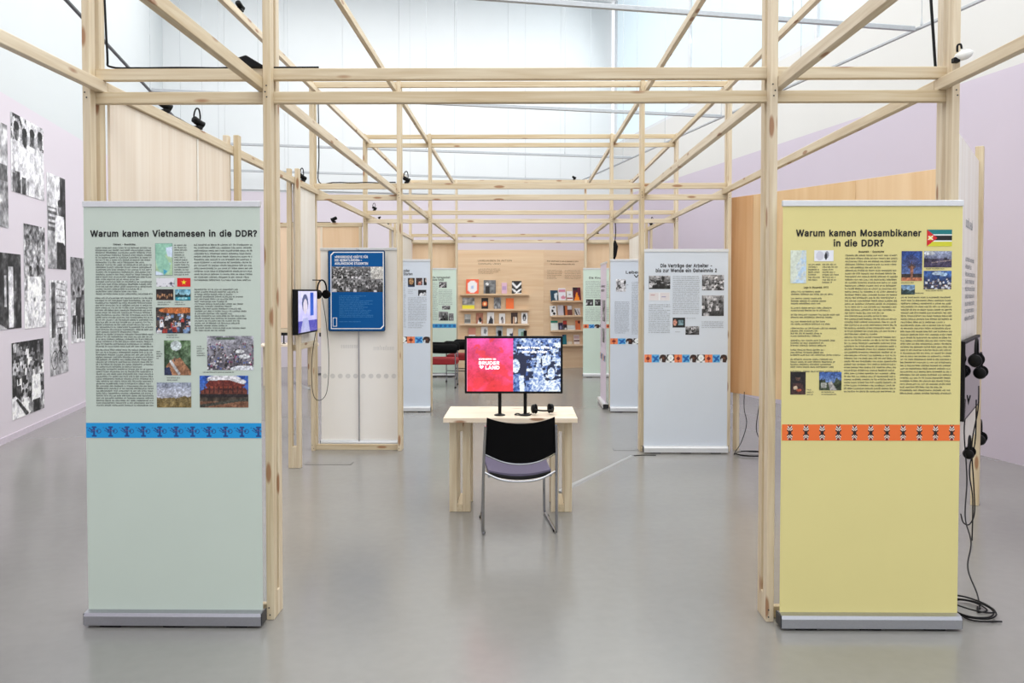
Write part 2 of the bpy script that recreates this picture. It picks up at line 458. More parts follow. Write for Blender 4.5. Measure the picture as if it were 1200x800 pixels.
# letter outlines of a plain grotesque: advance | outline | outline ...
GLYPH = {
    '-': '227|168,122 168,94 57,94 57,122',
    '1': '227|38,0 38,27 195,27 195,0|138,254 138,0 106,0 106,224 43,179 43,213 99,254',
    '2': '227|32,0 32,24 117,114 141,141 147,149 152,156 155,163 158,170 160,178 160,186 159,194 157,202 154,209 149,215 143,220 137,224 129,227 121,229 112,230 102,229 94,227 86,224 79,219 74,213 69,207 66,199 64,190 64,181 33,181 34,196 37,209 43,221 51,232 60,241 72,248 84,253 98,257 112,258 127,257 141,254 153,248 164,241 173,233 181,223 186,211 189,199 191,186 190,177 188,168 185,159 181,150 175,140 168,129 133,90 76,30 76,28 195,28 195,0',
    '5': '227|111,-3 96,-2 82,1 70,6 59,12 49,20 41,30 35,41 32,53 30,65 61,65 62,58 65,51 69,44 74,39 80,34 87,30 94,27 102,26 111,25 120,26 130,28 138,32 146,38 152,44 157,52 161,61 163,71 164,81 163,92 161,101 157,111 151,119 145,125 137,131 129,135 119,138 109,138 100,138 92,137 84,134 76,131 69,127 64,123 34,126 48,254 183,254 183,226 75,226 67,151 74,155 81,159 89,162 97,165 106,166 115,167 126,166 137,164 147,160 156,156 165,150 172,143 179,134 185,125 189,116 193,105 195,94 195,82 194,66 191,51 184,38 176,26 166,16 154,8 141,1 126,-2',
    '7': '227|48,0 162,224 162,226 31,226 31,254 195,254 195,224 82,0',
    '9': '227|113,258 128,257 142,253 155,247 166,239 176,229 184,217 190,204 193,189 194,173 194,161 191,148 186,135 180,120 170,103 158,84 100,0 65,0 151,124 154,124 151,119 148,115 144,111 139,107 134,104 128,101 122,99 116,98 109,97 94,98 81,102 69,107 58,114 49,124 41,134 36,147 33,161 32,176 33,191 36,205 42,218 50,230 60,239 71,247 84,253 98,257|113,230 104,229 95,227 87,223 80,218 74,211 69,204 66,195 63,186 63,176 63,166 66,156 69,148 74,140 80,134 87,129 95,125 104,122 113,122 123,122 131,125 139,129 146,134 152,140 157,147 161,156 163,165 164,175 163,185 161,195 157,204 152,211 146,218 139,223 131,227 123,229',
    '?': '179|66,76 66,80 67,94 68,105 71,115 74,123 79,129 84,135 104,149 112,154 118,160 123,167 127,174 130,183 131,192 130,199 128,206 125,213 121,218 116,222 110,226 104,229 96,230 89,231 82,230 75,229 69,226 63,223 57,218 53,213 49,206 47,198 46,189 14,189 15,203 19,215 24,226 32,236 41,243 51,250 63,254 75,257 89,258 103,257 116,254 127,249 137,243 146,235 153,226 158,215 161,203 162,191 161,178 158,166 153,156 146,146 138,138 127,130 110,118 105,113 102,108 100,103 98,96 97,88 97,79 97,76|82,-2 76,-1 70,1 66,4 62,9 60,15 59,20 60,26 62,32 66,37 70,40 76,42 82,43 88,42 93,40 98,37 102,32 104,26 105,20 104,15 102,9 98,4 93,1 88,-1',
    'A': '240|8,0 101,254 138,254 231,0 198,0 144,151 132,186 116,239 123,239 106,185 95,151 43,0|55,71 55,99 185,99 185,71',
    'B': '228|30,0 30,254 121,254 137,253 152,250 164,245 175,239 184,230 190,221 195,210 198,199 199,187 198,177 197,168 193,160 189,153 184,148 178,143 172,139 165,136 157,133 157,131 166,130 174,127 182,123 189,117 196,110 201,102 205,92 208,81 209,68 208,56 205,44 200,33 193,24 184,16 172,9 158,4 142,1 123,0|62,29 122,29 140,30 154,34 165,40 172,48 176,58 178,68 177,77 175,85 171,92 166,99 160,104 153,109 144,113 135,115 124,115 62,115|62,143 119,143 128,143 136,145 144,148 151,152 157,157 162,163 165,170 167,178 168,186 167,197 163,206 156,214 147,221 135,225 120,226 62,226',
    'C': '255|134,-3 113,-2 93,4 75,12 59,25 46,40 35,58 27,78 22,101 20,127 22,153 27,176 35,197 46,215 59,230 75,242 93,251 113,256 134,258 146,257 158,255 170,252 181,248 191,242 201,236 210,228 217,219 224,209 229,198 234,187 236,174 204,174 202,183 199,190 195,197 190,204 185,209 179,214 172,218 165,222 158,224 150,226 142,228 134,228 119,227 105,223 92,216 80,207 71,196 62,182 57,166 53,148 52,127 53,107 57,88 63,72 71,59 80,47 92,38 105,32 119,28 134,26 142,27 150,28 158,30 165,33 172,36 179,40 185,45 190,51 195,57 199,64 202,72 204,80 236,80 234,68 229,56 224,45 217,36 210,27 201,19 192,12 181,7 170,2 159,-1 146,-3',
    'D': '251|109,0 48,0 48,29 107,29 127,30 144,34 159,40 171,49 182,61 189,75 195,90 198,108 200,128 198,147 195,165 190,180 182,194 172,205 160,214 145,221 129,225 110,226 47,226 47,254 113,254 136,253 157,248 176,239 192,228 206,213 217,196 225,175 229,153 231,128 229,102 224,80 217,59 206,42 192,27 175,15 156,7 134,2|62,254 62,0 30,0 30,254',
    'E': '209|30,0 30,254 186,254 186,226 62,226 62,143 178,143 178,114 62,114 62,29 188,29 188,0',
    'F': '205|30,0 30,254 185,254 185,226 62,226 62,139 173,139 173,111 62,111 62,0',
    'G': '260|134,-3 113,-2 93,4 75,13 59,25 45,40 35,58 27,78 22,102 20,127 22,153 27,176 35,197 45,215 59,230 74,242 92,251 112,256 132,258 146,257 158,255 170,252 181,247 192,242 202,235 210,227 218,218 225,208 230,198 234,186 237,174 204,174 201,182 198,190 194,197 189,203 184,208 178,213 172,218 165,221 158,224 150,226 141,227 133,228 118,227 104,223 92,216 80,207 70,196 62,182 57,166 53,148 52,127 53,107 57,88 63,72 71,59 81,47 92,38 105,32 119,28 134,26 148,27 161,31 172,36 183,43 191,51 198,62 203,74 206,87 207,101 217,100 141,100 141,128 239,128 239,100 237,80 233,62 225,45 215,31 203,19 188,9 172,2 154,-2',
    'H': '258|30,0 30,254 62,254 62,144 196,144 196,254 228,254 228,0 196,0 196,116 62,116 62,0',
    'I': '150|16,0 16,29 59,29 59,226 16,226 16,254 135,254 135,226 91,226 91,29 135,29 135,0',
    'J': '198|93,-3 71,-1 53,5 38,16 26,31 19,50 17,73 17,86 49,86 49,73 50,58 54,47 61,37 70,30 80,26 93,25 105,26 115,30 124,37 131,47 135,58 136,73 136,254 168,254 168,73 166,50 159,31 147,16 132,5 113,-1',
    'K': '233|52,73 52,108 70,131 87,152 106,172 182,254 224,254 116,138 114,138|30,0 30,254 62,254 62,167 62,112 62,97 62,0|186,0 94,130 114,155 224,0',
    'L': '196|30,0 30,254 62,254 62,29 181,29 181,0',
    'M': '314|30,0 30,254 76,254 139,94 144,79 150,61 156,42 161,24 154,24 159,41 165,61 171,79 176,94 238,254 284,254 284,0 252,0 252,145 252,163 253,184 253,207 253,229 256,229 249,205 241,181 234,161 228,145 171,0 143,0 85,145 80,160 72,181 65,204 56,229 59,229 60,208 60,186 61,164 61,145 61,0',
    'N': '262|30,0 30,254 68,254 172,91 181,75 194,53 207,27 202,27 200,54 200,79 199,97 199,254 232,254 232,0 193,0 101,145 89,165 74,191 54,226 60,227 61,192 62,164 62,145 62,0',
    'O': '267|133,-3 112,-2 93,4 75,12 59,25 46,40 35,58 27,78 22,101 20,127 22,153 27,176 35,197 46,215 59,230 75,242 93,251 112,256 133,258 155,256 174,251 192,242 208,230 221,215 232,197 240,176 245,153 247,127 245,101 240,78 232,58 221,40 208,25 192,12 174,4 155,-2|133,26 148,28 162,32 175,38 186,47 196,58 204,72 210,88 214,106 215,127 214,148 210,166 204,182 196,196 186,207 175,216 162,223 148,227 133,228 119,227 105,223 92,216 81,207 71,196 63,182 57,166 53,148 52,127 53,106 57,88 63,72 71,58 81,47 92,38 105,32 119,28',
    'P': '222|30,0 30,254 118,254 136,253 152,250 166,244 178,236 187,226 195,215 200,202 203,189 204,174 203,159 200,145 195,133 187,121 178,112 166,104 152,98 136,94 118,93 55,93 55,121 116,121 129,122 139,124 149,128 156,133 162,139 167,147 170,155 172,164 172,174 172,184 170,193 167,201 162,208 156,214 148,219 139,223 129,225 116,226 62,226 62,0',
    'R': '224|30,0 30,254 118,254 136,253 153,250 167,244 178,237 188,227 195,217 200,204 204,191 205,176 204,161 200,148 195,136 188,125 178,116 166,109 152,103 136,100 118,99 48,99 48,128 117,128 129,128 140,130 149,133 156,138 162,143 167,150 170,158 172,167 173,176 172,186 170,194 167,202 162,209 156,215 149,220 140,223 129,225 116,226 62,226 62,0|177,0 115,115 151,115 214,0',
    'S': '223|112,-4 94,-3 78,0 64,5 51,11 41,20 32,30 25,42 21,54 19,68 52,68 54,59 57,51 62,44 68,38 75,33 83,29 92,27 102,25 112,25 123,25 133,27 143,30 151,34 159,40 165,46 169,53 172,61 173,70 172,77 170,84 166,89 161,94 155,99 148,102 122,111 92,120 72,126 56,135 43,145 34,156 28,170 26,186 27,200 31,213 37,224 46,234 57,242 69,249 83,254 97,257 114,258 130,257 145,254 158,249 170,242 180,234 189,224 195,213 199,202 200,189 169,189 166,201 160,211 151,219 140,225 127,228 112,229 102,229 92,227 84,224 76,220 70,215 64,209 61,203 58,195 58,188 58,180 61,173 65,167 71,162 78,158 85,154 106,147 132,140 156,132 164,128 172,124 179,119 186,113 192,106 197,99 201,90 203,80 204,69 203,56 199,43 193,32 185,21 174,13 162,5 147,0 130,-3',
    'T': '224|16,226 16,254 208,254 208,226 128,226 128,0 96,0 96,226',
    'U': '259|129,-4 110,-3 93,1 77,8 63,17 52,27 42,40 36,54 31,70 30,87 30,254 62,254 62,89 63,77 66,66 70,57 77,48 84,40 94,34 104,29 116,27 129,26 143,27 155,29 165,34 175,40 182,48 188,57 193,66 195,77 196,89 196,254 229,254 229,87 227,70 223,54 216,40 207,27 195,17 182,8 166,1 149,-3',
    'V': '240|102,0 8,254 42,254 96,103 108,69 124,15 117,15 133,69 145,103 197,254 231,254 139,0',
    'W': '343|78,0 8,254 41,254 82,98 88,73 93,47 98,20 95,20 100,47 106,73 112,98 153,254 190,254 231,98 237,73 243,47 249,20 244,20 249,47 255,73 261,98 302,254 335,254 265,0 228,0 184,161 176,196 168,237 175,237 167,197 159,161 115,0',
    'a': '195|80,-4 68,-4 57,-1 47,2 38,8 30,14 24,22 19,32 16,42 15,54 16,64 18,73 22,80 26,87 32,92 39,97 46,100 54,103 63,105 89,110 117,113 123,114 129,116 133,117 135,120 137,123 138,127 137,136 136,142 133,148 130,153 125,158 120,161 113,163 106,165 98,165 89,165 82,164 75,161 69,158 63,154 59,150 55,146 52,142 50,137 20,146 26,156 32,165 39,173 48,179 57,184 66,188 77,190 87,192 97,192 119,190 128,187 135,184 143,180 150,175 156,168 161,160 165,150 168,139 168,126 168,0 138,0 138,26 136,26 126,12 121,8 115,4 108,1 100,-2 90,-4|85,23 96,23 106,26 114,29 121,34 127,40 132,47 135,54 137,61 138,69 138,95 130,91 116,88 100,86 88,84 67,79 61,77 56,74 52,70 48,65 47,59 46,52 46,46 48,41 51,36 55,32 59,29 65,26 71,24 78,23',
    'b': '212|115,-4 104,-3 94,-1 86,2 79,6 74,11 69,16 59,29 56,29 56,0 26,0 26,254 57,254 57,160 59,160 69,173 73,178 79,182 86,186 94,190 103,192 115,192 130,191 144,187 156,180 168,171 177,160 185,146 191,131 194,113 195,94 194,75 191,58 185,42 177,29 168,17 157,8 144,1 130,-3|110,23 121,24 131,28 140,33 147,40 153,48 158,58 161,70 163,82 164,95 163,108 161,120 158,131 153,140 147,149 140,156 131,161 121,164 110,165 99,164 89,161 81,156 73,149 67,141 62,131 59,120 57,108 56,95 57,81 59,69 63,58 67,48 73,39 81,32 89,27 99,24',
    'c': '198|104,-4 87,-3 72,1 58,8 46,17 36,29 28,43 22,58 18,75 17,94 18,113 22,130 28,146 36,159 46,171 58,180 72,187 87,191 104,192 113,192 122,191 130,189 138,186 146,182 153,178 159,173 165,167 170,161 174,154 178,146 181,138 151,131 145,145 135,155 121,162 104,165 92,164 81,161 73,155 65,148 59,139 54,129 51,118 49,106 48,94 49,81 51,70 54,59 59,49 65,40 73,33 81,28 92,24 104,23 121,26 135,33 146,44 152,59 181,51 179,43 175,35 171,28 165,22 160,16 153,11 146,6 138,3 130,0 122,-2 113,-4',
    'd': '212|98,-4 82,-3 68,1 56,8 44,17 35,29 27,42 22,58 18,75 17,94 18,113 22,131 27,146 35,160 45,171 56,180 69,187 83,191 98,192 109,192 118,190 126,186 133,182 139,178 144,173 153,160 155,160 155,254 186,254 186,0 156,0 156,29 153,29 143,16 139,11 133,6 126,2 118,-1 109,-3|102,23 113,24 123,27 132,32 139,39 145,48 150,58 153,69 155,81 156,95 155,108 153,120 150,131 145,141 139,149 132,156 123,161 113,164 102,165 91,164 81,161 72,156 65,149 59,140 54,131 51,120 49,108 48,95 49,82 51,70 54,58 59,48 65,40 73,33 81,28 91,24',
    'e': '202|106,-4 88,-3 73,1 58,8 46,17 36,29 28,42 22,58 18,75 17,93 18,112 22,129 28,145 36,159 46,170 58,180 71,187 86,191 103,192 113,192 123,190 133,187 142,183 151,177 160,170 167,162 173,152 179,141 182,128 185,113 186,97 186,85 37,85 37,110 169,110 155,101 154,113 152,124 149,134 144,143 138,151 131,157 123,161 113,164 103,165 92,164 82,161 73,157 66,151 59,143 54,135 51,125 49,116 48,105 48,89 49,75 51,64 55,53 61,44 67,37 76,31 85,26 95,24 106,23 114,23 120,25 127,26 133,29 138,32 143,36 147,41 150,47 153,53 182,45 179,36 174,27 168,20 160,13 151,7 141,2 130,-1 119,-3',
    'g': '213|103,-75 90,-75 78,-73 67,-70 57,-66 49,-61 41,-55 35,-49 30,-42 25,-35 51,-20 61,-33 65,-37 71,-41 77,-44 85,-47 93,-48 103,-49 118,-47 130,-44 141,-38 149,-29 154,-17 156,-3 156,34 153,34 143,21 139,16 133,12 126,8 118,5 109,3 97,2 83,4 69,7 56,13 45,22 35,32 28,45 22,60 18,77 17,96 18,114 22,131 27,147 35,160 45,171 56,180 69,187 83,191 98,192 109,192 119,190 127,186 134,182 139,178 144,173 154,159 157,159 157,190 186,190 186,-4 185,-20 181,-33 175,-45 167,-54 157,-62 145,-68 132,-72 118,-74|102,30 113,30 123,33 132,38 139,44 145,51 150,61 153,71 156,83 156,96 156,109 153,121 150,132 145,141 139,150 132,156 123,161 114,164 102,165 91,164 81,161 73,156 65,149 59,141 54,131 51,120 49,109 48,96 49,84 51,72 54,61 59,52 65,44 73,38 81,33 91,30',
    'h': '205|57,113 57,0 26,0 26,254 57,254 57,144 51,144 58,159 66,172 76,181 87,187 100,191 114,192 126,191 137,189 148,184 157,178 164,170 170,160 175,149 178,135 179,120 179,0 148,0 148,118 147,131 143,143 136,152 128,159 117,163 105,165 96,164 88,162 80,159 74,154 68,148 63,141 60,133 58,124',
    'i': '83|26,0 26,190 57,190 57,0|42,221 36,222 31,224 27,227 23,231 21,236 21,242 21,247 23,252 27,256 31,259 36,261 42,262 47,261 52,259 57,256 60,252 62,247 63,242 62,236 60,231 57,227 52,224 47,222',
    'k': '190|55,68 55,106 60,106 142,190 180,190 92,100 89,100|26,0 26,254 57,254 57,0|147,0 74,93 96,114 186,0',
    'l': '95|70,-1 56,0 45,4 37,10 31,19 27,29 26,42 26,254 57,254 57,49 57,42 58,35 60,31 63,28 67,27 73,26 80,26 85,27 90,1 81,0',
    'm': '305|26,0 26,190 56,190 56,148 54,148 57,157 61,166 66,173 72,179 79,184 86,188 94,191 102,193 110,193 123,192 134,187 144,180 151,171 157,160 160,147 156,147 159,156 163,164 169,172 175,178 182,183 190,187 199,191 208,192 218,193 229,192 239,190 249,186 257,180 264,173 270,164 275,154 278,141 278,128 278,0 248,0 248,127 247,139 243,149 236,156 228,161 219,164 209,165 201,165 194,163 187,160 181,156 177,151 173,145 170,139 168,131 168,124 168,0 137,0 137,130 136,140 132,148 126,156 119,161 110,164 100,165 92,165 85,163 79,160 73,156 67,151 63,145 60,137 58,129 57,119 57,0',
    'n': '205|57,113 57,0 26,0 26,190 56,190 56,144 51,144 58,159 66,172 76,181 87,187 100,191 114,192 126,191 137,189 147,184 156,178 164,170 170,160 175,149 178,135 179,120 179,0 148,0 148,118 147,131 143,143 136,152 128,159 117,163 105,165 96,164 88,162 80,159 74,154 68,148 63,141 60,133 58,124',
    'o': '208|104,-4 87,-3 72,1 58,8 46,17 36,29 28,43 22,58 18,75 17,94 18,113 22,130 28,146 36,159 46,171 58,180 72,187 87,191 104,192 120,191 136,187 149,180 161,171 171,159 180,146 186,130 189,113 191,94 189,75 186,58 180,43 171,29 161,17 149,8 136,1 120,-3|104,23 116,24 126,28 135,33 143,40 149,49 154,59 157,70 159,81 160,94 159,106 157,118 154,129 149,139 143,148 135,155 126,161 116,164 104,165 92,164 81,161 73,155 65,148 59,139 54,129 51,118 49,106 48,94 49,81 51,70 54,59 59,49 65,40 73,33 81,28 92,24',
    'r': '130|26,0 26,190 56,190 56,160 58,160 62,169 68,177 76,184 85,188 96,191 107,192 115,192 122,192 122,161 115,162 103,163 95,162 87,160 80,157 73,153 67,148 63,142 60,135 58,127 57,118 57,0',
    's': '182|91,-4 78,-3 67,-2 56,2 46,6 38,12 31,19 25,27 21,37 18,47 47,53 50,44 55,36 62,30 70,26 80,24 91,23 103,24 113,26 122,31 129,37 133,44 134,51 133,58 131,63 127,68 122,72 115,75 106,78 75,85 59,90 46,96 36,104 29,113 25,124 23,137 24,147 27,157 33,166 39,173 48,180 58,185 69,189 81,191 94,192 106,192 117,190 127,186 136,182 143,176 149,170 155,162 159,154 162,145 134,139 131,146 127,152 121,158 114,163 105,165 94,166 83,165 74,163 65,158 59,153 56,146 54,139 55,132 58,126 62,122 68,118 76,114 86,111 115,105 131,100 143,93 153,86 160,76 164,66 166,53 165,43 161,33 156,24 149,16 140,9 130,3 118,-1 105,-3',
    't': '114|102,190 102,164 3,164 3,190|32,236 63,236 63,49 64,41 65,35 68,31 72,27 78,26 85,25 93,26 101,27 107,1 96,-1 84,-2 69,-1 56,4 46,11 38,20 34,32 32,46',
    'u': '205|91,-3 79,-2 68,1 57,5 48,12 41,20 35,29 30,41 27,54 26,69 26,190 57,190 57,72 58,58 62,47 68,37 77,31 88,26 100,25 109,26 117,28 125,31 131,36 137,41 142,48 145,57 147,66 148,76 148,190 179,190 179,0 149,0 149,46 154,46 147,30 139,18 129,8 117,2 105,-1',
    'w': '284|69,0 11,190 44,190 67,107 77,68 88,21 82,21 93,67 103,107 126,190 158,190 181,107 191,68 201,21 196,21 206,68 217,107 240,190 272,190 215,0 184,0 159,86 152,112 145,140 138,169 145,169 138,140 131,112 124,86 99,0',
    'y': '195|24,-69 31,-43 36,-44 41,-45 47,-45 52,-44 57,-43 61,-41 65,-37 69,-32 72,-26 75,-18 81,-1 9,190 42,190 83,78 93,43 103,10 92,10 101,43 112,78 153,190 186,190 102,-29 98,-38 93,-47 88,-54 83,-59 76,-64 70,-68 62,-70 54,-72 46,-73 32,-72',
    'z': '190|21,0 21,23 127,160 24,161 24,190 166,190 166,165 63,30 63,28 169,28 169,0',
    '«': '201|84,25 16,104 84,185 119,185 52,104 119,25|153,25 86,104 153,185 188,185 122,104 188,25',
    '»': '201|13,25 80,104 13,185 48,185 116,104 48,25|82,25 149,104 82,185 117,185 185,104 117,25',
    'Ä': '240|8,0 101,254 138,254 231,0 198,0 144,151 132,186 116,239 123,239 106,185 95,151 43,0|55,71 55,99 185,99 185,71|156,286 151,287 146,289 142,292 138,296 136,301 136,306 136,312 138,316 142,321 146,324 151,326 156,326 161,326 166,324 170,321 173,316 175,312 176,306 175,301 173,296 170,292 166,289 161,287|84,286 79,287 74,289 70,292 66,296 64,301 64,306 64,312 66,316 70,321 74,324 79,326 84,326 89,326 94,324 98,321 102,316 103,312 104,306 103,301 102,296 98,292 94,289 89,287',
    'Ü': '259|129,-4 110,-3 93,1 77,8 63,17 52,27 42,40 36,54 31,70 30,87 30,254 62,254 62,89 63,77 66,66 70,57 77,48 84,40 94,34 104,29 116,27 129,26 143,27 155,29 165,34 175,40 182,48 188,57 193,66 195,77 196,89 196,254 229,254 229,87 227,70 223,54 216,40 207,27 195,17 182,8 166,1 149,-3|165,286 160,287 155,289 151,292 148,296 146,301 145,306 146,312 148,316 151,321 155,324 160,326 165,326 171,326 175,324 180,321 183,316 185,312 186,306 185,301 183,296 180,292 175,289 171,287|94,286 88,287 83,289 79,292 76,296 74,301 73,306 74,312 76,316 79,321 83,324 88,326 94,326 99,326 104,324 108,321 111,316 113,312 114,306 113,301 111,296 108,292 104,289 99,287',
    'ä': '195|80,-4 68,-4 57,-1 47,2 38,8 30,14 24,22 19,32 16,42 15,54 16,64 18,73 22,80 26,87 32,92 39,97 46,100 54,103 63,105 89,110 117,113 123,114 129,116 133,117 135,120 137,123 138,127 137,136 136,142 133,148 130,153 125,158 120,161 113,163 106,165 98,165 89,165 82,164 75,161 69,158 63,154 59,150 55,146 52,142 50,137 20,146 26,156 32,165 39,173 48,179 57,184 66,188 77,190 87,192 97,192 119,190 128,187 135,184 143,180 150,175 156,168 161,160 165,150 168,139 168,126 168,0 138,0 138,26 136,26 126,12 121,8 115,4 108,1 100,-2 90,-4|85,23 96,23 106,26 114,29 121,34 127,40 132,47 135,54 137,61 138,69 138,95 130,91 116,88 100,86 88,84 67,79 61,77 56,74 52,70 48,65 47,59 46,52 46,46 48,41 51,36 55,32 59,29 65,26 71,24 78,23|131,221 125,222 120,224 116,227 113,231 111,236 110,242 111,247 113,252 116,256 120,259 125,261 131,262 136,261 141,259 145,256 148,252 150,247 151,242 150,236 148,231 145,227 141,224 136,222|59,221 53,222 49,224 44,227 41,231 39,236 38,242 39,247 41,252 44,256 49,259 53,261 59,262 64,261 69,259 73,256 76,252 78,247 79,242 78,236 76,231 73,227 69,224 64,222',
    '–': '175|175,122 175,94 0,94 0,122',
}


_glyph_cache = {}


def glyph(c):
    """(advance, points, triangles, outlines) of one letter in cap heights; strokes may overlap, holes run the other way"""
    if c not in _glyph_cache:
        adv, *polys = GLYPH[c].split('|')
        P = [[tuple(float(v) / 254 for v in q.split(',')) for q in p.split()] for p in polys]
        sgn = lambda p: sum(a[0] * b[1] - b[0] * a[1] for a, b in zip(p, p[1:] + p[:1]))
        outer = [p for p in P if sgn(p) < 0]
        holes = [p for p in P if sgn(p) >= 0]
        pts, tris = [], []
        for o in outer:
            xs, zs = [q[0] for q in o], [q[1] for q in o]
            mine = [h for h in holes if min(xs) <= h[0][0] <= max(xs) and min(zs) <= h[0][1] <= max(zs)]
            loops = [[Vector((q[0], q[1], 0)) for q in l] for l in [o] + mine]
            base = len(pts)
            for l in [o] + mine:
                pts += l
            tris += [tuple(base + i for i in t) for t in tessellate_polygon(loops)]
        _glyph_cache[c] = (int(adv) / 254, pts, tris, P)
    return _glyph_cache[c]


def text(name, s, x0, x1, zb, cap, y, m, parent, bold=0.0):
    """Lettering fitted between x0 and x1 on baseline zb with the given capital height."""
    pen = 0.0
    V, Fc, dep = [], [], []
    for c in s:
        if c == ' ':
            pen += 145 / 254
            continue
        adv, pts, tris, P = glyph(c)
        if bold and c == 'i':                    # keep the dot clear of the heavier stem
            up = lambda q: (q[0], q[1] + (bold * 1.1 if q[1] > 0.8 else 0.0))
            pts, P = [up(q) for q in pts], [[up(q) for q in p] for p in P]
        n = len(V)
        V += [(pen + q[0], q[1]) for q in pts]
        dep += [0.0] * len(pts)
        Fc += [tuple(n + i for i in t) for t in tris]
        if bold:                                 # heavier strokes: the outline itself inked with a broad line
            for p in P:
                for (xa, za), (xb, zz) in zip(p, p[1:] + p[:1]):
                    L = math.hypot(xb - xa, zz - za) or 1e-9
                    ux, uz = (xb - xa) / L * bold, (zz - za) / L * bold
                    n = len(V)
                    V += [(pen + xa - ux * .6 - uz, za - uz * .6 + ux), (pen + xb + ux * .6 - uz, zz + uz * .6 + ux),
                          (pen + xb + ux * .6 + uz, zz + uz * .6 - ux), (pen + xa - ux * .6 + uz, za - uz * .6 - ux)]
                    Fc.append((n, n + 1, n + 2, n + 3))
                    dep += [0.00005 * (1 + (n // 4) % 11)] * 4      # a hair apart, so that no two faces coincide
        pen += adv + bold * 1.6
    xa, xb = min(v[0] for v in V), max(v[0] for v in V)
    me = bpy.data.meshes.new(name)
    me.from_pydata([(x0 + (v[0] - xa) * (x1 - x0) / (xb - xa), y - d, zb + v[1] * cap) for v, d in zip(V, dep)], [], Fc)
    me.materials.append(m)
    o = link(name, me, parent)
    o['kind'] = 'stuff'
    return o


def marks(blocks, y, name, m, parent, seed=1, detail=3):
    """Small print too small to read: rows of letter-like strokes. blocks = (x0, x1, ztop, zbot, pitch, size, justify)"""
    r = random.Random(seed)
    V, Fc = [], []

    def q(xa, xb, za, zb):
        i = len(V)
        V.extend([(xa, y, za), (xb, y, za), (xb, y, zb), (xa, y, zb)])
        Fc.append((i, i + 1, i + 2, i + 3))
    for (x0, x1, zt, zb, pitch, size, just) in blocks:
        z = zt - size
        while z >= zb - 1e-6:
            end = x1 if (just == 'j' and r.random() > 0.08) else x0 + (x1 - x0) * r.uniform(0.55, 1.0)
            st = x0
            if just == 'c':
                end = x0 + (x1 - x0)
            x = st
            while x < end - size * 0.4:
                for _ in range(r.choice((2, 3, 3, 4, 5, 6, 7, 8, 9, 11))):
                    if x > end - size * 0.3:
                        break
                    lw = size * r.choice((0.28, 0.5, 0.52, 0.55, 0.58, 0.8))
                    t = size * 0.14
                    hi = z + size * r.choice((0.72, 0.72, 0.72, 1.0))
                    q(x, x + t, z, hi)
                    if detail > 1 and lw > size * 0.4:
                        q(x + lw - t * 1.6, x + lw - t * 0.6, z, z + size * 0.72)
                    if detail > 2:
                        zz = r.choice((z, z + size * 0.56, z + size * 0.3))
                        q(x, x + lw - t * 0.6, zz, zz + t * 0.9)
                    x += lw + size * 0.06
                x += size * 0.42
            z -= pitch
    me = bpy.data.meshes.new(name)
    me.from_pydata(V, [], Fc)
    me.materials.append(m)
    o = link(name, me, parent)
    o['kind'] = 'stuff'
    return o


def gritty(a, seed, amt):
    h, w = a.shape[:2]
    n = (noise(w, h, 2.2, seed, 2) - 0.5)[:, :, None]
    n2 = (noise(w, h, 7, seed + 9, 3) - 0.5)[:, :, None]
    return np.clip(a * (1 + amt * 2.4 * n + amt * 1.6 * n2) + (n + n2) * amt * 90, 0, 255)


# -------- painting of pictures (all contents are made up shapes)
def noise(w, h, sc, seed, oct=3):
    g = np.random.RandomState(seed)
    out = np.zeros((h, w))
    amp, tot = 1.0, 0
    for k in range(oct):
        nx, ny = max(2, int(w / sc) + 2), max(2, int(h / sc) + 2)
        a = g.rand(ny, nx)
        yi = np.linspace(0, ny - 1.001, h)
        xi = np.linspace(0, nx - 1.001, w)
        y0, x0 = yi.astype(int), xi.astype(int)
        fy, fx = (yi - y0)[:, None], (xi - x0)[None, :]
        fy, fx = fy * fy * (3 - 2 * fy), fx * fx * (3 - 2 * fx)
        v = (a[y0][:, x0] * (1 - fy) * (1 - fx) + a[y0 + 1][:, x0] * fy * (1 - fx)
             + a[y0][:, x0 + 1] * (1 - fy) * fx + a[y0 + 1][:, x0 + 1] * fy * fx)
        out += v * amp
        tot += amp
        amp *= 0.6
        sc = max(1.2, sc / 2.2)
    return out / tot


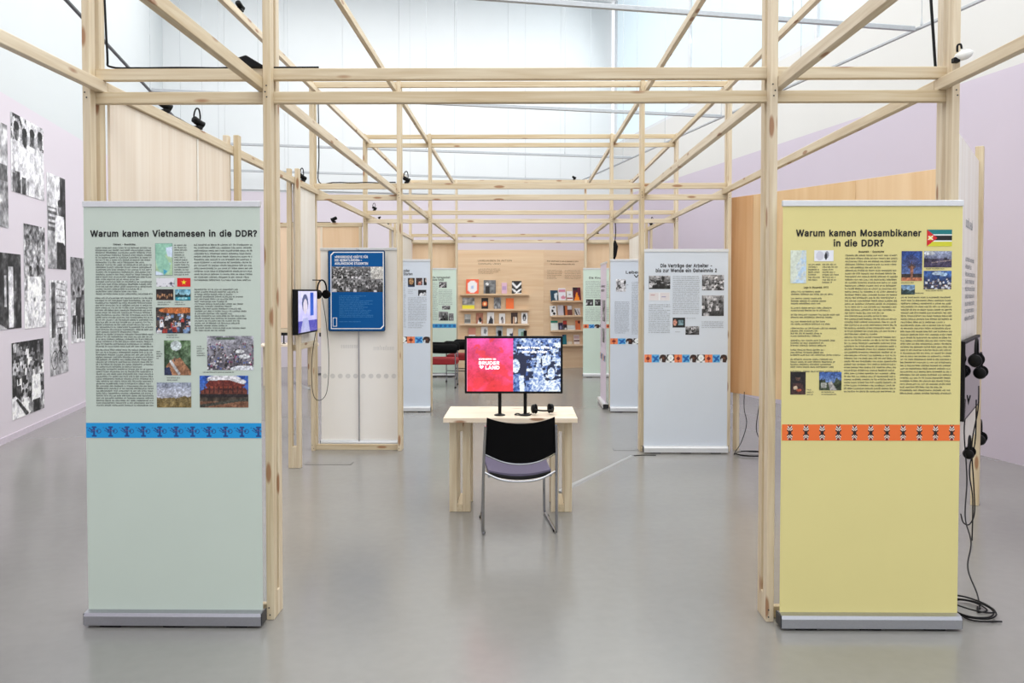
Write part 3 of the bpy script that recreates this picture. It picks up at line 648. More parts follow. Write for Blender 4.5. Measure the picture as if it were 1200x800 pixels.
class Pic:
    def __init__(s, w, h, c0, c1=None):
        s.w, s.h = w, h
        a = np.array(c0, float)
        b = np.array(c1 if c1 is not None else c0, float)
        t = np.linspace(0, 1, h)[:, None, None]
        s.a = np.ones((h, w, 1)) * (a * (1 - t) + b * t)
        s.Y, s.X = np.mgrid[0:h, 0:w]
        s.X = (s.X + 0.5) / w
        s.Y = (s.Y + 0.5) / h

    def put(s, mask, c):
        s.a[mask] = np.array(c, float)
        return s

    def rect(s, x0, x1, y0, y1, c):
        return s.put((s.X >= x0) & (s.X < x1) & (s.Y >= y0) & (s.Y < y1), c)

    def ell(s, cx, cy, rx, ry, c):
        return s.put(((s.X - cx) / rx) ** 2 + ((s.Y - cy) / ry) ** 2 < 1, c)

    def ring(s, cx, cy, rx, ry, t, c):
        d = ((s.X - cx) / rx) ** 2 + ((s.Y - cy) / ry) ** 2
        return s.put((d < 1) & (d > (1 - t) ** 2), c)

    def poly(s, pts, c):
        m = np.zeros(s.X.shape, bool)
        n = len(pts)
        for i in range(n):
            (xa, ya), (xb, yb) = pts[i], pts[(i + 1) % n]
            if ya == yb:
                continue
            m ^= ((ya > s.Y) != (yb > s.Y)) & (s.X < (xb - xa) * (s.Y - ya) / (yb - ya) + xa)
        return s.put(m, c)

    def grit(s, amt=0.45, seed=3, sc=2.0, keep=0.5):
        n = noise(s.w, s.h, sc, seed, 2) - 0.5
        n2 = noise(s.w, s.h, sc * 4, seed + 9, 2) - 0.5
        s.a = np.clip(s.a * (1 + amt * 2.2 * n + amt * 1.4 * n2)[:, :, None] + (n * amt * 120)[:, :, None], 0, 255)
        return s

    def line(s, x0, y0, x1, y1, wd, c):
        dx, dy = x1 - x0, y1 - y0
        L = dx * dx + dy * dy + 1e-12
        t = np.clip(((s.X - x0) * dx + (s.Y - y0) * dy) / L, 0, 1)
        return s.put(((s.X - x0 - t * dx) ** 2 + ((s.Y - y0 - t * dy) * s.h / s.w) ** 2) < wd * wd, c)

    def mottle(s, amt, sc, seed):
        s.a += (noise(s.w, s.h, sc, seed) - 0.5)[:, :, None] * amt
        return s

    def man(s, cx, base, H, top=(230, 230, 230), leg=(60, 60, 60), skin=(150, 140, 135), hair=(25, 25, 25), asp=None):
        k = (asp or getattr(s, 'asp', None) or s.h / s.w) * H          # horizontal unit
        t = base - H
        s.poly([(cx - .13 * k, base - .5 * H), (cx + .13 * k, base - .5 * H), (cx + .12 * k, base), (cx + .03 * k, base),
                (cx, base - .4 * H), (cx - .03 * k, base), (cx - .12 * k, base)], leg)
        s.poly([(cx - .17 * k, t + .2 * H), (cx + .17 * k, t + .2 * H), (cx + .2 * k, base - .42 * H), (cx + .13 * k, base - .45 * H),
                (cx - .13 * k, base - .45 * H), (cx - .2 * k, base - .42 * H)], top)
        s.ell(cx, t + .1 * H, .075 * k, .1 * H, skin)
        s.ell(cx, t + .04 * H, .078 * k, .05 * H, hair)
        return s


def bw(p):
    g = p.a.mean(2, keepdims=True)
    p.a = g * np.array([1.0, 0.995, 1.015])
    return p


def crowd(w, h, seed, n=60, sky=0.25, cols=None, ground=(90, 85, 80), skyc=(190, 195, 200), size=(0.12, 0.35)):
    r = random.Random(seed)
    p = Pic(w, h, skyc, ground)
    p.mottle(120, w / 6, seed)
    cols = cols or [(230, 225, 220), (40, 40, 50), (150, 60, 60), (60, 80, 130), (200, 180, 150), (90, 90, 90)]
    ys = sorted(r.uniform(sky, 1.05) for _ in range(n))
    for yb in ys:
        H = size[0] + (size[1] - size[0]) * (yb - sky) / (1.05 - sky)
        p.man(r.random(), yb + H * 0.5, H, r.choice(cols), r.choice([(30, 30, 35), (60, 60, 80), (90, 80, 70)]),
              r.choice([(190, 150, 130), (120, 90, 75), (215, 180, 160)]))
    return p


def landscape(w, h, seed, sky0=(120, 150, 210), sky1=(230, 235, 240), land=(60, 90, 50), hz=0.5, rough=0.3):
    p = Pic(w, h, sky0, sky1)
    p.mottle(60, w / 3, seed)
    ridge = hz + (noise(w, 2, w / 4, seed + 1)[0] - 0.5) * rough
    m = p.Y > ridge[None, :]
    ln = Pic(w, h, [c * 0.8 for c in land], [min(255, c * 1.3) for c in land]).mottle(90, w / 8, seed + 2)
    p.a[m] = ln.a[m]
    return p


# ------------------------------------------------------------------ the hall
def room(u, v, z=0.0):
    """hall coordinates: u across (0 at the left wall), v along (0 level with the camera)"""
    ox, oy = -3.55, 0.0
    return (ox + UX * u + VX * v, oy + UY * u + VY * v, z)


LW, RW, V0, V1 = 0.0, 9.72, -7.0, 17.85
q = NT('polished_concrete')
tc = q.n('ShaderNodeTexCoord')
n1 = q.n('ShaderNodeTexNoise')
n1.inputs['Scale'].default_value = 0.55
n1.inputs['Detail'].default_value = 2
n2 = q.n('ShaderNodeTexNoise')
n2.inputs['Scale'].default_value = 14
n2.inputs['Detail'].default_value = 5
q.l(tc.outputs['Object'], n1.inputs['Vector'])
q.l(tc.outputs['Object'], n2.inputs['Vector'])
mx = q.n('ShaderNodeMath', operation='MULTIPLY_ADD')
q.l(n2.outputs['Fac'], mx.inputs[0])
mx.inputs[1].default_value = 0.35
q.l(n1.outputs['Fac'], mx.inputs[2])
cr = q.n('ShaderNodeValToRGB')
cr.color_ramp.elements[0].position = 0.35
cr.color_ramp.elements[1].position = 0.95
cr.color_ramp.elements[0].color = lin((124, 123, 120))
cr.color_ramp.elements[1].color = lin((138, 137, 133))
q.l(mx.outputs[0], cr.inputs['Fac'])
q.l(cr.outputs['Color'], q.b.inputs['Base Color'])
mr = q.n('ShaderNodeMapRange')
mr.inputs['To Min'].default_value = 0.16
mr.inputs['To Max'].default_value = 0.26
q.l(n1.outputs['Fac'], mr.inputs['Value'])
q.l(mr.outputs['Result'], q.b.inputs['Roughness'])
q.b.inputs['Specular IOR Level'].default_value = 0.75
FLOORM = q.m


def wallmat(name, low, high, zsplit):
    """painted wall: lilac up to a straight paint line, white above"""
    q = NT(name)
    g = q.n('ShaderNodeNewGeometry')
    sp = q.n('ShaderNodeSeparateXYZ')
    q.l(g.outputs['Position'], sp.inputs[0])
    gt = q.n('ShaderNodeMath', operation='GREATER_THAN')
    gt.inputs[1].default_value = zsplit
    q.l(sp.outputs['Z'], gt.inputs[0])
    no = q.n('ShaderNodeTexNoise')
    no.inputs['Scale'].default_value = 0.8
    no.inputs['Detail'].default_value = 4
    q.l(g.outputs['Position'], no.inputs['Vector'])
    mx = q.n('ShaderNodeMix', data_type='RGBA')
    q.l(gt.outputs[0], mx.inputs['Factor'])
    mx.inputs[6].default_value = lin(low)
    mx.inputs[7].default_value = lin(high)
    hs = q.n('ShaderNodeHueSaturation')
    mr = q.n('ShaderNodeMapRange')
    mr.inputs['To Min'].default_value = 0.97
    mr.inputs['To Max'].default_value = 1.03
    q.l(no.outputs['Fac'], mr.inputs['Value'])
    q.l(mr.outputs['Result'], hs.inputs['Value'])
    q.l(mx.outputs[2], hs.inputs['Color'])
    q.l(hs.outputs['Color'], q.b.inputs['Base Color'])
    q.b.inputs['Roughness'].default_value = 0.75
    n2 = q.n('ShaderNodeTexNoise')
    n2.inputs['Scale'].default_value = 120
    b = q.n('ShaderNodeBump')
    b.inputs['Strength'].default_value = 0.03
    b.inputs['Distance'].default_value = 0.003
    q.l(n2.outputs['Fac'], b.inputs['Height'])
    q.l(b.outputs['Normal'], q.b.inputs['Normal'])
    return q.m


LILAC = wallmat('lilac_and_white_paint', (213, 205, 214), (206, 211, 213), 3.74)
LILACR = wallmat('lilac_and_grey_white_paint', (200, 191, 205), (212, 212, 210), 3.74)
WHITEW = mat('white_wall_panel', (218, 222, 224), 0.7, var=0.01, scale=2, bump=0.01)
CEILM = mat('white_ceiling', (240, 241, 241), 0.8, var=0.01, scale=2)
GLAZE = mat('backlit_frosted_glass', (150, 162, 168), 0.4, var=0.01, scale=1, bump=0, emit=1.35)

HALLROT = ROOM


def hallbox(name, m, u0, u1, v0, v1, z0, z1, **k):
    b = MB()
    b.box(u0, u1, v0, v1, z0, z1)
    return structure(name, b, m, loc=(-3.55, 0, 0), rotz=ROOM, **k)


hallbox('floor', FLOORM, -0.3, RW + 0.3, V0, V1 + 0.3, -0.12, 0)
hallbox('ceiling', CEILM, -0.3, RW + 0.3, V0, V1 + 0.3, 8.25, 8.4)
hallbox('wall_left', LILAC, -0.25, 0, V0, V1 + 0.25, 0, 8.25)
wr = hallbox('wall_right', LILACR, RW, RW + 0.25, V0, V1 + 0.25, 0, 4.92)
# back wall: lilac below, tall white panels above, each panel a piece
wb = hallbox('wall_back', LILAC, 0, RW, V1 + 0.03, V1 + 0.25, 0, 8.25)
NP = 8
for i in range(NP):
    b = MB()
    w = RW / NP
    b.box(i * w + 0.0015, (i + 1) * w - 0.0015, V1, V1 + 0.032, 3.78, 8.245)
    b.build('wall_panel', WHITEW, wb)
# clerestory of frosted glass over the right wall
win = hallbox('window_1', ALUW, RW + 0.02, RW + 0.12, V0, V1 + 0.2, 4.92, 4.99)
for i in range(6):
    a = V0 + 0.1 + i * 4.1
    b = MB()
    b.box(RW + 0.06, RW + 0.085, a, a + 4.02, 4.99, 8.22)
    b.build('pane', GLAZE, win)
    b = MB()
    b.box(RW + 0.02, RW + 0.12, a + 4.02, a + 4.1, 4.99, 8.22)
    b.build('mullion', ALUW, win)
hallbox('baseboard_left', mat('lilac_skirting', (206, 196, 208), 0.6), 0, 0.012, V0, V1, 0, 0.07)

# floor sockets: flush metal lids
SOCK = mat('floor_lid', (131, 130, 127), 0.24, spec=0.7)
SEAM = mat('floor_lid_seam', (62, 62, 62), 0.6)
for (x, y) in ((-2.02, 7.82), (0.95, 8.55)):
    b = MB()
    b.box(x, x + 0.42, y, y + 0.12, 0.0, 0.002)
    t = thing('floor_socket', 'flush grey floor socket lid beside the small timber post at left' if x < 0 else
              'flush grey floor socket lid at the end of the cable cover', 'floor socket')
    b.build('cover_plate', SOCK, t)
    b = MB()
    b.box(x - 0.008, x + 0.428, y - 0.008, y + 0.128, 0.0, 0.001)
    b.build('seam', SEAM, t)


# ------------------------------------------------------------------ timber frame
FR = thing('timber_frame', 'large open frame of pale spruce battens filling the hall', 'frame', (0, 0, 0))
T, W = 0.038, 0.057
LX = {'oL': -2.12, 'iL': -1.238, 'iR': 1.219, 'oR': 2.092}
FY = (4.10, 8.50, 11.37, 16.0)
PH = 3.745


def post(x, y, z1=PH):
    p = bpy.data.objects.new('post', None)
    COL.objects.link(p)
    p.parent = FR
    p.empty_display_size = 0.05
    # three layers deep: batten, gap for the cross beams, batten
    lath('batten', 'Z', 0.0, z1, x - T / 2, x + T / 2, y, y + W, p)
    lath('batten', 'Z', 0.0, z1, x - T / 2, x + T / 2, y + W + T, y + 2 * W + T, p)
    lath('spacer_block', 'Z', 0.0, 0.13, x - T / 2, x + T / 2, y + W, y + W + T, p)
    b = MB()
    for z in (0.025, 0.06, 2.565, 2.59, 2.62):
        b.disc_stack([(0.004, 0), (0.004, 0.0015)], (x + rnd.uniform(-.008, .008), y - 0.0014, z), 'Y', 6)
    s = b.build('screw_heads', DARKM, p)
    s['kind'] = 'stuff'
    return p


for y in FY:
    for k, x in LX.items():
        post(x, y)
Z1, Z2 = (2.548, 2.604, 2.661, 2.718), (3.572, 3.628, 3.685, 3.742)
for y in FY:
    for tier in (Z1, Z2):
        lath('beam', 'X', LX['oL'] - T / 2 - 0.001, LX['oR'] + T / 2 + 0.001, y + W, y + W + T, tier[0], tier[1], FR)
        lath('beam', 'X', LX['oL'] - T / 2 - 0.001, LX['oR'] + T / 2 + 0.001, y + W, y + W + T, tier[2] + 0.001, tier[3], FR)
    # sill battens between the two posts of each bay
    for a, b_ in (('oL', 'iL'), ('iR', 'oR')):
        lath('sill', 'X', LX[a] + T / 2, LX[b_] - T / 2, y + W, y + W + T, 0.0, 0.057, FR)
for tier in (Z1, Z2):
    for k, x in LX.items():
        s = 1 if k in ('oL', 'iR') else -1       # the long beams run inside the bays
        xa = x + s * (T / 2 + 0.0005)
        xb = xa + s * T
        seams = (0.6, 4.2, 8.6, 12.0, 16.11)
        for a, b_ in zip(seams[:-1], seams[1:]):
            lath('beam', 'Y', a, b_ - 0.002, min(xa, xb), max(xa, xb), tier[1] + 0.0005, tier[2], FR)


def half_post(y, side):
    """pair of short battens that clamp a wall panel from both sides"""
    x = LX['oL'] + T / 2 + T / 2 if side < 0 else LX['oR'] - T
    p = bpy.data.objects.new('clamp_post', None)
    COL.objects.link(p)
    p.parent = FR
    p.empty_display_size = 0.05
    lath('batten', 'Z', 0.0, 2.74, x + T / 2, x + 1.5 * T, y, y + W, p)
    lath('batten', 'Z', 0.0, 2.74, x - 1.5 * T, x - T / 2, y, y + W, p)
    lath('spacer_block', 'Z', 0.0, 0.2, x - T / 2, x + T / 2, y, y + W, p)


half_post(6.03, -1)
half_post(7.66, -1)
half_post(13.6, -1)
half_post(13.6, 1)


# ------------------------------------------------------------------ wall panels in the frame
def panel(name, label, m, x0, x1, y0, y1, z0, z1, edge=True, group=None):
    """a plywood board with a batten along its top and bottom edge, between two points on the floor"""
    L = math.hypot(x1 - x0, y1 - y0)
    t = thing(name, label, 'panel', (x0, y0, 0), math.atan2(y1 - y0, x1 - x0), group)
    return t, L


def ply(t, m, a0, a1, z0, z1, y=0.0, th=0.015, name='board'):
    b = MB()
    w, h = a1 - a0, z1 - z0
    b.box(-w / 2, w / 2, 0, th, -h / 2, h / 2)
    o = b.build(name, m, t, bevel=0.001)
    o.location = ((a0 + a1) / 2, y, (z0 + z1) / 2)
    return o


def rail_on(t, a0, a1, z, y=-0.012, th=0.04, h=0.055, name='edge_batten'):
    return lath(name, 'X', a0, a1, y, y + th, z, z + h, t)


xp = LX['oL'] + T
t, L = panel('wall_panel', 'pale plywood wall panel under the left long beam behind the green banner', PLY_P, xp, xp, 4.26, 6.02, 0, 0)
ply(t, PLY_P, 0, 1.14, 1.13, 2.602)
ply(t, PLY_P, 1.146, 1.755, 1.13, 2.602)
lath('cover_strip', 'Z', 1.13, 2.6, 1.132, 1.156, -0.006, -0.0005, t, PLY_W)
rail_on(t, 0, 1.755, 1.075)
t, L = panel('wall_panel', 'plywood wall panel, whitened by grazing light, carrying the wall screen at left', PLY_P, xp, xp, 7.72, 8.495, 0, 0)
ply(t, PLY_W, 0, 0.33, 1.13, 2.602)
ply(t, PLY_W, 0.334, 0.772, 1.13, 2.602)
rail_on(t, 0, 0.772, 1.075)
t, L = panel('wall_panel', 'orange plywood cross panel seen over the white banner back', PLY_D, -3.35, -2.16, 11.45, 11.45, 0, 0)
ply(t, PLY_D, 0, 0.62, 1.12, 2.5)
ply(t, PLY_D, 0.64, 1.14, 1.12, 2.5)
rail_on(t, 0, 1.185, 2.5, h=0.057)
rail_on(t, 0, 1.185, 1.06)
lath('edge_batten', 'Z', 1.12, 2.5, 1.14, 1.178, -0.012, 0.028, t)
lath('edge_batten', 'Z', 0.0, 2.555, -0.04, -0.002, -0.012, 0.045, t)
lath('cover_strip', 'Z', 1.12, 2.5, 0.615, 0.645, -0.008, -0.001, t, LATHY)
for sgn, nm in ((-1, 'left'), (1, 'right')):
    x = LX['oL'] + T if sgn < 0 else LX['oR'] - T
    t, L = panel('wall_panel', 'light-whitened plywood long panel on the %s side of the third bay' % nm, PLY_W, x, x, 13.68, 15.98, 0, 0)
    ply(t, PLY_W, 0, 1.14, 1.13, 2.602)
    ply(t, PLY_W, 1.144, 2.28, 1.13, 2.602)
    rail_on(t, 0, 2.28, 1.075)
    xa, xb = (LX['oL'], LX['iL']) if sgn < 0 else (LX['iR'], LX['oR'])
    t, L = panel('wall_panel', 'orange plywood cross panel above the farthest mint banner, %s side' % nm, PLY_D,
                 xa + T / 2 + 0.004, xb - T / 2 - 0.004, 16.18, 16.18, 0, 0)
    ply(t, PLY_D, 0, abs(xb - xa) - T - 0.01, 0.6, 2.53)
    rail_on(t, 0, abs(xb - xa) - T - 0.01, 2.53, h=0.03)

# big plywood board standing askew at right
dx, dy = 3.27 - 2.14, 6.5 - 8.56
LB = math.hypot(dx, dy)
t = thing('plywood_wall', 'large plywood wall standing askew behind the yellow banner', 'panel', (2.14, 8.62, 0), math.atan2(dy, dx))
o1 = ply(t, PLY_K, 0.0, 0.30, 0.59, 2.575)
o1['label'] = 'darker plywood sheet at the far end'
ply(t, PLY_V, 0.303, 1.52, 0.59, 2.575)
ply(t, PLY_V, 1.523, LB, 0.59, 2.575)
for a in (0.02, LB - 0.07):
    lath('leg', 'Z', 0.0, 2.56, a, a + 0.057, 0.016, 0.054, t)
lath('cross_batten', 'X', 0.08, LB - 0.08, 0.016, 0.054, 1.9, 1.957, t)

# text panel seen almost edge on at far right
pd = R(57.0)
PX, PY = 3.46 - 1.35 * math.cos(pd), 6.42 - 1.35 * math.sin(pd)
TP = thing('text_panel', 'white text panel seen nearly edge on beside the yellow banner', 'panel', (PX, PY, 0), pd)
ply(TP, PLY_W, 0, 1.30, 0.55, 2.60)
pp = bpy.data.objects.new('post', None)
COL.objects.link(pp)
pp.parent = TP
lath('batten', 'Z', 0, 2.71, 1.30, 1.338, -0.03, 0.027, pp)
lath('batten', 'Z', 0, 2.71, 1.34, 1.378, -0.03, 0.027, pp)
marks([(0.42, 0.9, 2.12, 1.98, 0.09, 0.07, 'l'), (0.42, 1.1, 1.86, 1.42, 0.05, 0.036, 'l')], -0.002, 'panel_text', INKG, TP, 77)


# ------------------------------------------------------------------ roll-up banners
def banner(label, fab, cx, yf, width, z_top, rotz=0.0, group='roll-up text banners', back=False, metal=None):
    """origin on the floor under the middle of the base; the printed side faces -y"""
    t = thing('roll_up_banner', label, 'banner', (cx, yf, 0), rotz, group)
    w = width / 2
    # base: rounded aluminium case
    b = MB()
    prof = [(-0.044, 0.012), (-0.045, 0.056), (-0.037, 0.071), (-0.006, 0.076), (0.03, 0.07), (0.042, 0.05), (0.042, 0.012)]
    n = len(prof)
    for x in (-w - 0.002, w + 0.002):
        for (py, pz) in prof:
            b.v.append((x, py, pz))
    for k in range(n):
        b.f.append((k, (k + 1) % n, n + (k + 1) % n, n + k))
    b.f.append(tuple(range(n)))
    b.f.append(tuple(range(n, 2 * n)))
    base = b.build('base', metal or ALU, t)
    for s in (-1, 1):
        boxo('end_cap', DARKM, s * (w + 0.003) - 0.003, s * (w + 0.003) + 0.003, -0.04, 0.04, 0.014, 0.068, base)
    for s in (-0.72, 0.0, 0.72):
        boxo('foot', BLACK, s * w - 0.05, s * w + 0.05, -0.03, 0.035, 0.0, 0.013, base)
    # fabric: thin sheet with a faint bow
    fb = MB()
    nx, nz = 10, 14
    for j in range(nz + 1):
        for i in range(nx + 1):
            x = -w + width * i / nx
            z = 0.07 + (z_top - 0.07) * j / nz
            fb.v.append((x, 0.0, z))
    for j in range(nz):
        for i in range(nx):
            a = j * (nx + 1) + i
            fb.f.append((a, a + 1, a + nx + 2, a + nx + 1))
    k0 = len(fb.v)
    fb.v += [(x, 0.0012, z) for (x, y, z) in fb.v]
    for j in range(nz):
        for i in range(nx):
            a = k0 + j * (nx + 1) + i
            fb.f.append((a + nx + 1, a + nx + 2, a + 1, a))
    f = fb.build('fabric', fab, t)
    boxo('top_rail', ALUW, -w - 0.003, w + 0.003, -0.007, 0.014, z_top - 0.004, z_top + 0.024, t, bevel=0.002)
    p = MB()
    p.tube([(0, 0.028, 0.06), (0, 0.022, z_top + 0.01)], 0.0075, 8)
    p.build('pole', ALU, t, smooth=True)
    return t, f


def squares_band(w_px, n, h_px=14):
    """orange, blue, brown and white ornaments in a row of squares"""
    s = 12
    tiles = []
    g = np.array
    for i in range(n):
        k = i % 4
        if k == 0:
            p = Pic(s, s, (236, 132, 84))
            p.poly([(.5, .2), (.8, .5), (.5, .8), (.2, .5)], (120, 30, 24)).ell(.5, .12, .12, .08, (120, 40, 30)).ell(.5, .9, .12, .08, (120, 40, 30))
        elif k == 1:
            p = Pic(s, s, (98, 178, 224))
            p.line(.2, .3, .8, .7, .12, (20, 96, 176)).line(.8, .25, .3, .8, .12, (20, 96, 176)).ell(.5, .5, .2, .2, (20, 90, 170))
        elif k == 2:
            p = Pic(s, s, (214, 218, 222))
            p.ell(.5, .45, .48, .45, (46, 26, 20)).rect(.45, .8, .6, 1, (52, 30, 22)).ell(.25, .7, .12, .2, (214, 218, 222)).ell(.5, .45, .15, .1, (110, 66, 44))
        else:
            p = Pic(s, s, (20, 16, 14))
            p.ell(.5, .42, .38, .4, (240, 244, 244)).ell(.1, .95, .3, .2, (236, 238, 240)).ell(.9, .95, .3, .2, (236, 238, 240)).ell(.5, .48, .12, .14, (205, 212, 214)).poly([(.35, 1), (.5, .72), (.65, 1)], (20, 16, 14))
        tiles.append(p.a)
    return np.concatenate(tiles, 1)


# ---- green banner, front left
SB = 240.0
YB = 4.035
tL, fL = banner('pale green roll-up banner on Vietnam at front left', GREENF, -1.681, YB, 0.852, 2.03)
ex = lambda px: (px - 203.2) / SB
ez = lambda py: 2.05 - (py - 238.5) / SB
E1, E2 = -0.0015, -0.003
text('headline', 'Warum kamen Vietnamesen in die DDR?', ex(108.8), ex(302), ez(278.2), 0.0287, E1, INK, fL, 0.052)
text('subheading', 'Vietnam - Geschichte', ex(135), ex(161), ez(288.3), 0.0085, E1, INK, fL, 0.03)
marks([(ex(245), ex(278), ez(334), ez(336), 0.012, 0.009, 'c')], E1, 'subheading', INK, fL, 3)
marks([(ex(114.5), ex(180), ez(290), ez(347), 0.01165, 0.0088, 'j'), (ex(113.5), ex(180), ez(348), ez(407), 0.01165, 0.0088, 'j'),
       (ex(113.5), ex(180), ez(408), ez(476), 0.01165, 0.0088, 'j'),
       (ex(229), ex(296), ez(286.5), ez(331.5), 0.0141, 0.0092, 'j'), (ex(229), ex(292), ez(338), ez(389), 0.0116, 0.0088, 'l'),
       (ex(206), ex(225), ez(287), ez(323), 0.0118, 0.008, 'l'),
       (ex(186), ex(202), ez(353), ez(358), 0.011, 0.007, 'l'), (ex(206), ex(223), ez(353), ez(358), 0.011, 0.007, 'l'),
       (ex(196), ex(212), ez(391), ez(396), 0.011, 0.007, 'l'), (ex(184), ex(191), ez(410), ez(421), 0.011, 0.007, 'l'),
       (ex(196), ex(212), ez(440.5), ez(445), 0.011, 0.007, 'l'), (ex(231), ex(241), ez(404), ez(418), 0.011, 0.007, 'l'),
       (ex(238), ex(286), ez(434), ez(437), 0.011, 0.007, 'l')], E1, 'body_text', INKS, fL, 5)


def pr(name, img, px0, px1, py0, py1, f, y=E1):
    return raster(name, img, ex(px0), ex(px1), ez(py1), ez(py0), y, f)


p = Pic(32, 58, (172, 206, 224))
p.put(noise(32, 58, 10, 3) > 0.3, (178, 208, 168))
p.poly([(.45, 0), (1, 0), (1, .15), (.75, .3), (.55, .38), (.7, .5), (.86, .7), (.8, .85), (.5, 1), (.3, .95), (.1, .7), (0, .4), (0, 0)], (150, 200, 176))
p.poly([(.6, .15), (1, .1), (1, .45), (.7, .4)], (206, 222, 240))
p.poly([(0, .85), (.4, .92), (.5, 1), (0, 1)], (206, 222, 236)).poly([(.45, .8), (.7, .85), (.5, .98)], (70, 160, 190))
p.mottle(50, 5, 4)
p.rect(0, 1, 0, .02, (90, 110, 120)).rect(0, 1, .98, 1, (90, 110, 120)).rect(0, .03, 0, 1, (90, 110, 120)).rect(.97, 1, 0, 1, (90, 110, 120))
pr('map', p.a, 184, 204, 286, 323, fL)
p = Pic(32, 16, (226, 226, 232))
p.put(noise(32, 16, 7, 9) > 0.62, (150, 150, 160))
p.ell(.8, .6, .06, .14, (60, 60, 80))
pr('world_map', p.a, 185, 206, 326, 336, fL)
p = Pic(60, 40, (218, 20, 24))
st = []
for k in range(10):
    rr = 0.3 if k % 2 == 0 else 0.118
    a = -math.pi / 2 + k * math.pi / 5
    st.append((.5 + rr * math.cos(a) / 1.5, .5 + rr * math.sin(a)))
p.poly(st, (250, 224, 40))
pr('flag', p.a, 209, 224.5, 326, 336, fL)
p = Pic(34, 20, (26, 18, 20), (60, 36, 26))
for k in range(7):
    p.ell(.1 + k * .13, .6 + .1 * math.sin(k * 2), .05, .14, (200, 150, 110))
p.mottle(60, 5, 2)
pr('photo', p.a, 184.5, 204.5, 339, 351.5, fL)
p = landscape(30, 22, 12, (120, 190, 220), (200, 226, 226), (20, 56, 60), .42, .5)
p.rect(0, 1, .68, 1, (40, 140, 160)).ell(.5, .8, .3, .1, (150, 210, 220))
pr('photo', p.a, 206.5, 224.5, 339, 352, fL)
p = crowd(64, 48, 21, 34, .3, [(230, 230, 235), (40, 60, 90), (180, 60, 50), (120, 150, 190)], (70, 60, 55), (60, 50, 45), (.25, .55))
p.ell(.6, .12, .5, .12, (210, 120, 60))
pr('photo', p.a, 184, 224, 360, 390, fL)
p = Pic(48, 62, (120, 150, 110), (40, 60, 40)).mottle(170, 9, 31)
p.ell(.45, .16, .2, .14, (214, 226, 226)).poly([(.3, .55), (.6, .5), (1, .9), (1, 1), (0, 1), (.1, .7)], (170, 120, 86)).poly([(0, .8), (.2, .75), (.3, 1), (0, 1)], (40, 50, 84))
p.line(.25, .6, .55, .95, .05, (200, 200, 200)).man(.4, .62, .16, (120, 90, 70))
p.mottle(40, 4, 5)
pr('photo', p.a, 193, 224, 398, 438.5, fL)
p = landscape(60, 44, 41, (176, 186, 206), (222, 218, 224), (110, 94, 56), .6, .22)
p.mottle(30, 5, 3)
pr('photo', p.a, 184, 224, 447, 476, fL)
p = crowd(84, 60, 52, 120, .2, [(230, 230, 235), (50, 50, 60), (150, 70, 110), (90, 110, 170), (200, 190, 200)], (110, 105, 115), (170, 170, 180), (.09, .17))
p.ell(.7, .45, .1, .05, (236, 238, 240)).ell(.8, .6, .12, .06, (236, 238, 242)).ell(.8, .96, .3, .1, (228, 232, 240))
p.rect(.2, .6, .05, .12, (90, 110, 90))
pr('photo', p.a, 243, 297, 393, 432.5, fL)
p = landscape(84, 56, 61, (40, 90, 190), (150, 180, 230), (60, 50, 40), .62, .1)
p.ell(.5, .12, .35, .14, (240, 240, 245)).ell(.75, .2, .2, .1, (235, 236, 240))
p.poly([(.12, .3), (.2, .16), (.6, .14), (.95, .3), (.9, .34), (.15, .36)], (120, 44, 34)).rect(.16, .88, .34, .5, (150, 66, 44))
p.poly([(.05, .46), (.12, .4), (.92, .38), (.98, .46)], (96, 36, 30)).rect(.02, .98, .46, .58, (120, 60, 44))
for k in range(9):
    p.rect(.1 + k * .095, .12 + k * .095, .34, .56, (60, 26, 22))
p.rect(0, 1, .58, .68, (38, 30, 30)).rect(0, 1, .8, 1, (140, 96, 70)).poly([(0, .9), (1, .68), (1, .76), (0, 1)], (70, 70, 60))
p.mottle(50, 4, 8)
pr('photo', p.a, 234, 290.5, 439, 476, fL)
# blue band of creature-like ornaments
bp_ = MB()
t0 = Pic(520, 46, (8, 150, 216))
for k in range(11):
    c = .045 + k * .0935
    u = .0935
    for (a, b_, cc, dd, w_) in ((-.42, .34, -.26, .36, .004), (-.26, .36, -.08, .6, .004), (-.34, .5, -.14, .62, .0034),
                                (-.08, .3, .12, .3, .005), (.02, .3, .02, .84, .006), (-.08, .86, .12, .86, .005), (-.1, .5, .2, .52, .0075)):
        t0.line(c + a * u, b_, c + cc * u, dd, w_, (24, 66, 132))
    t0.ring(c + .3 * u, .55, .0135, .15, .3, (24, 66, 132)).line(c - .06 * u, .48, c + .16 * u, .54, .0016, (176, 120, 140))
pr('pattern_band', t0.a, 101, 305.4, 494, 511.5, fL)

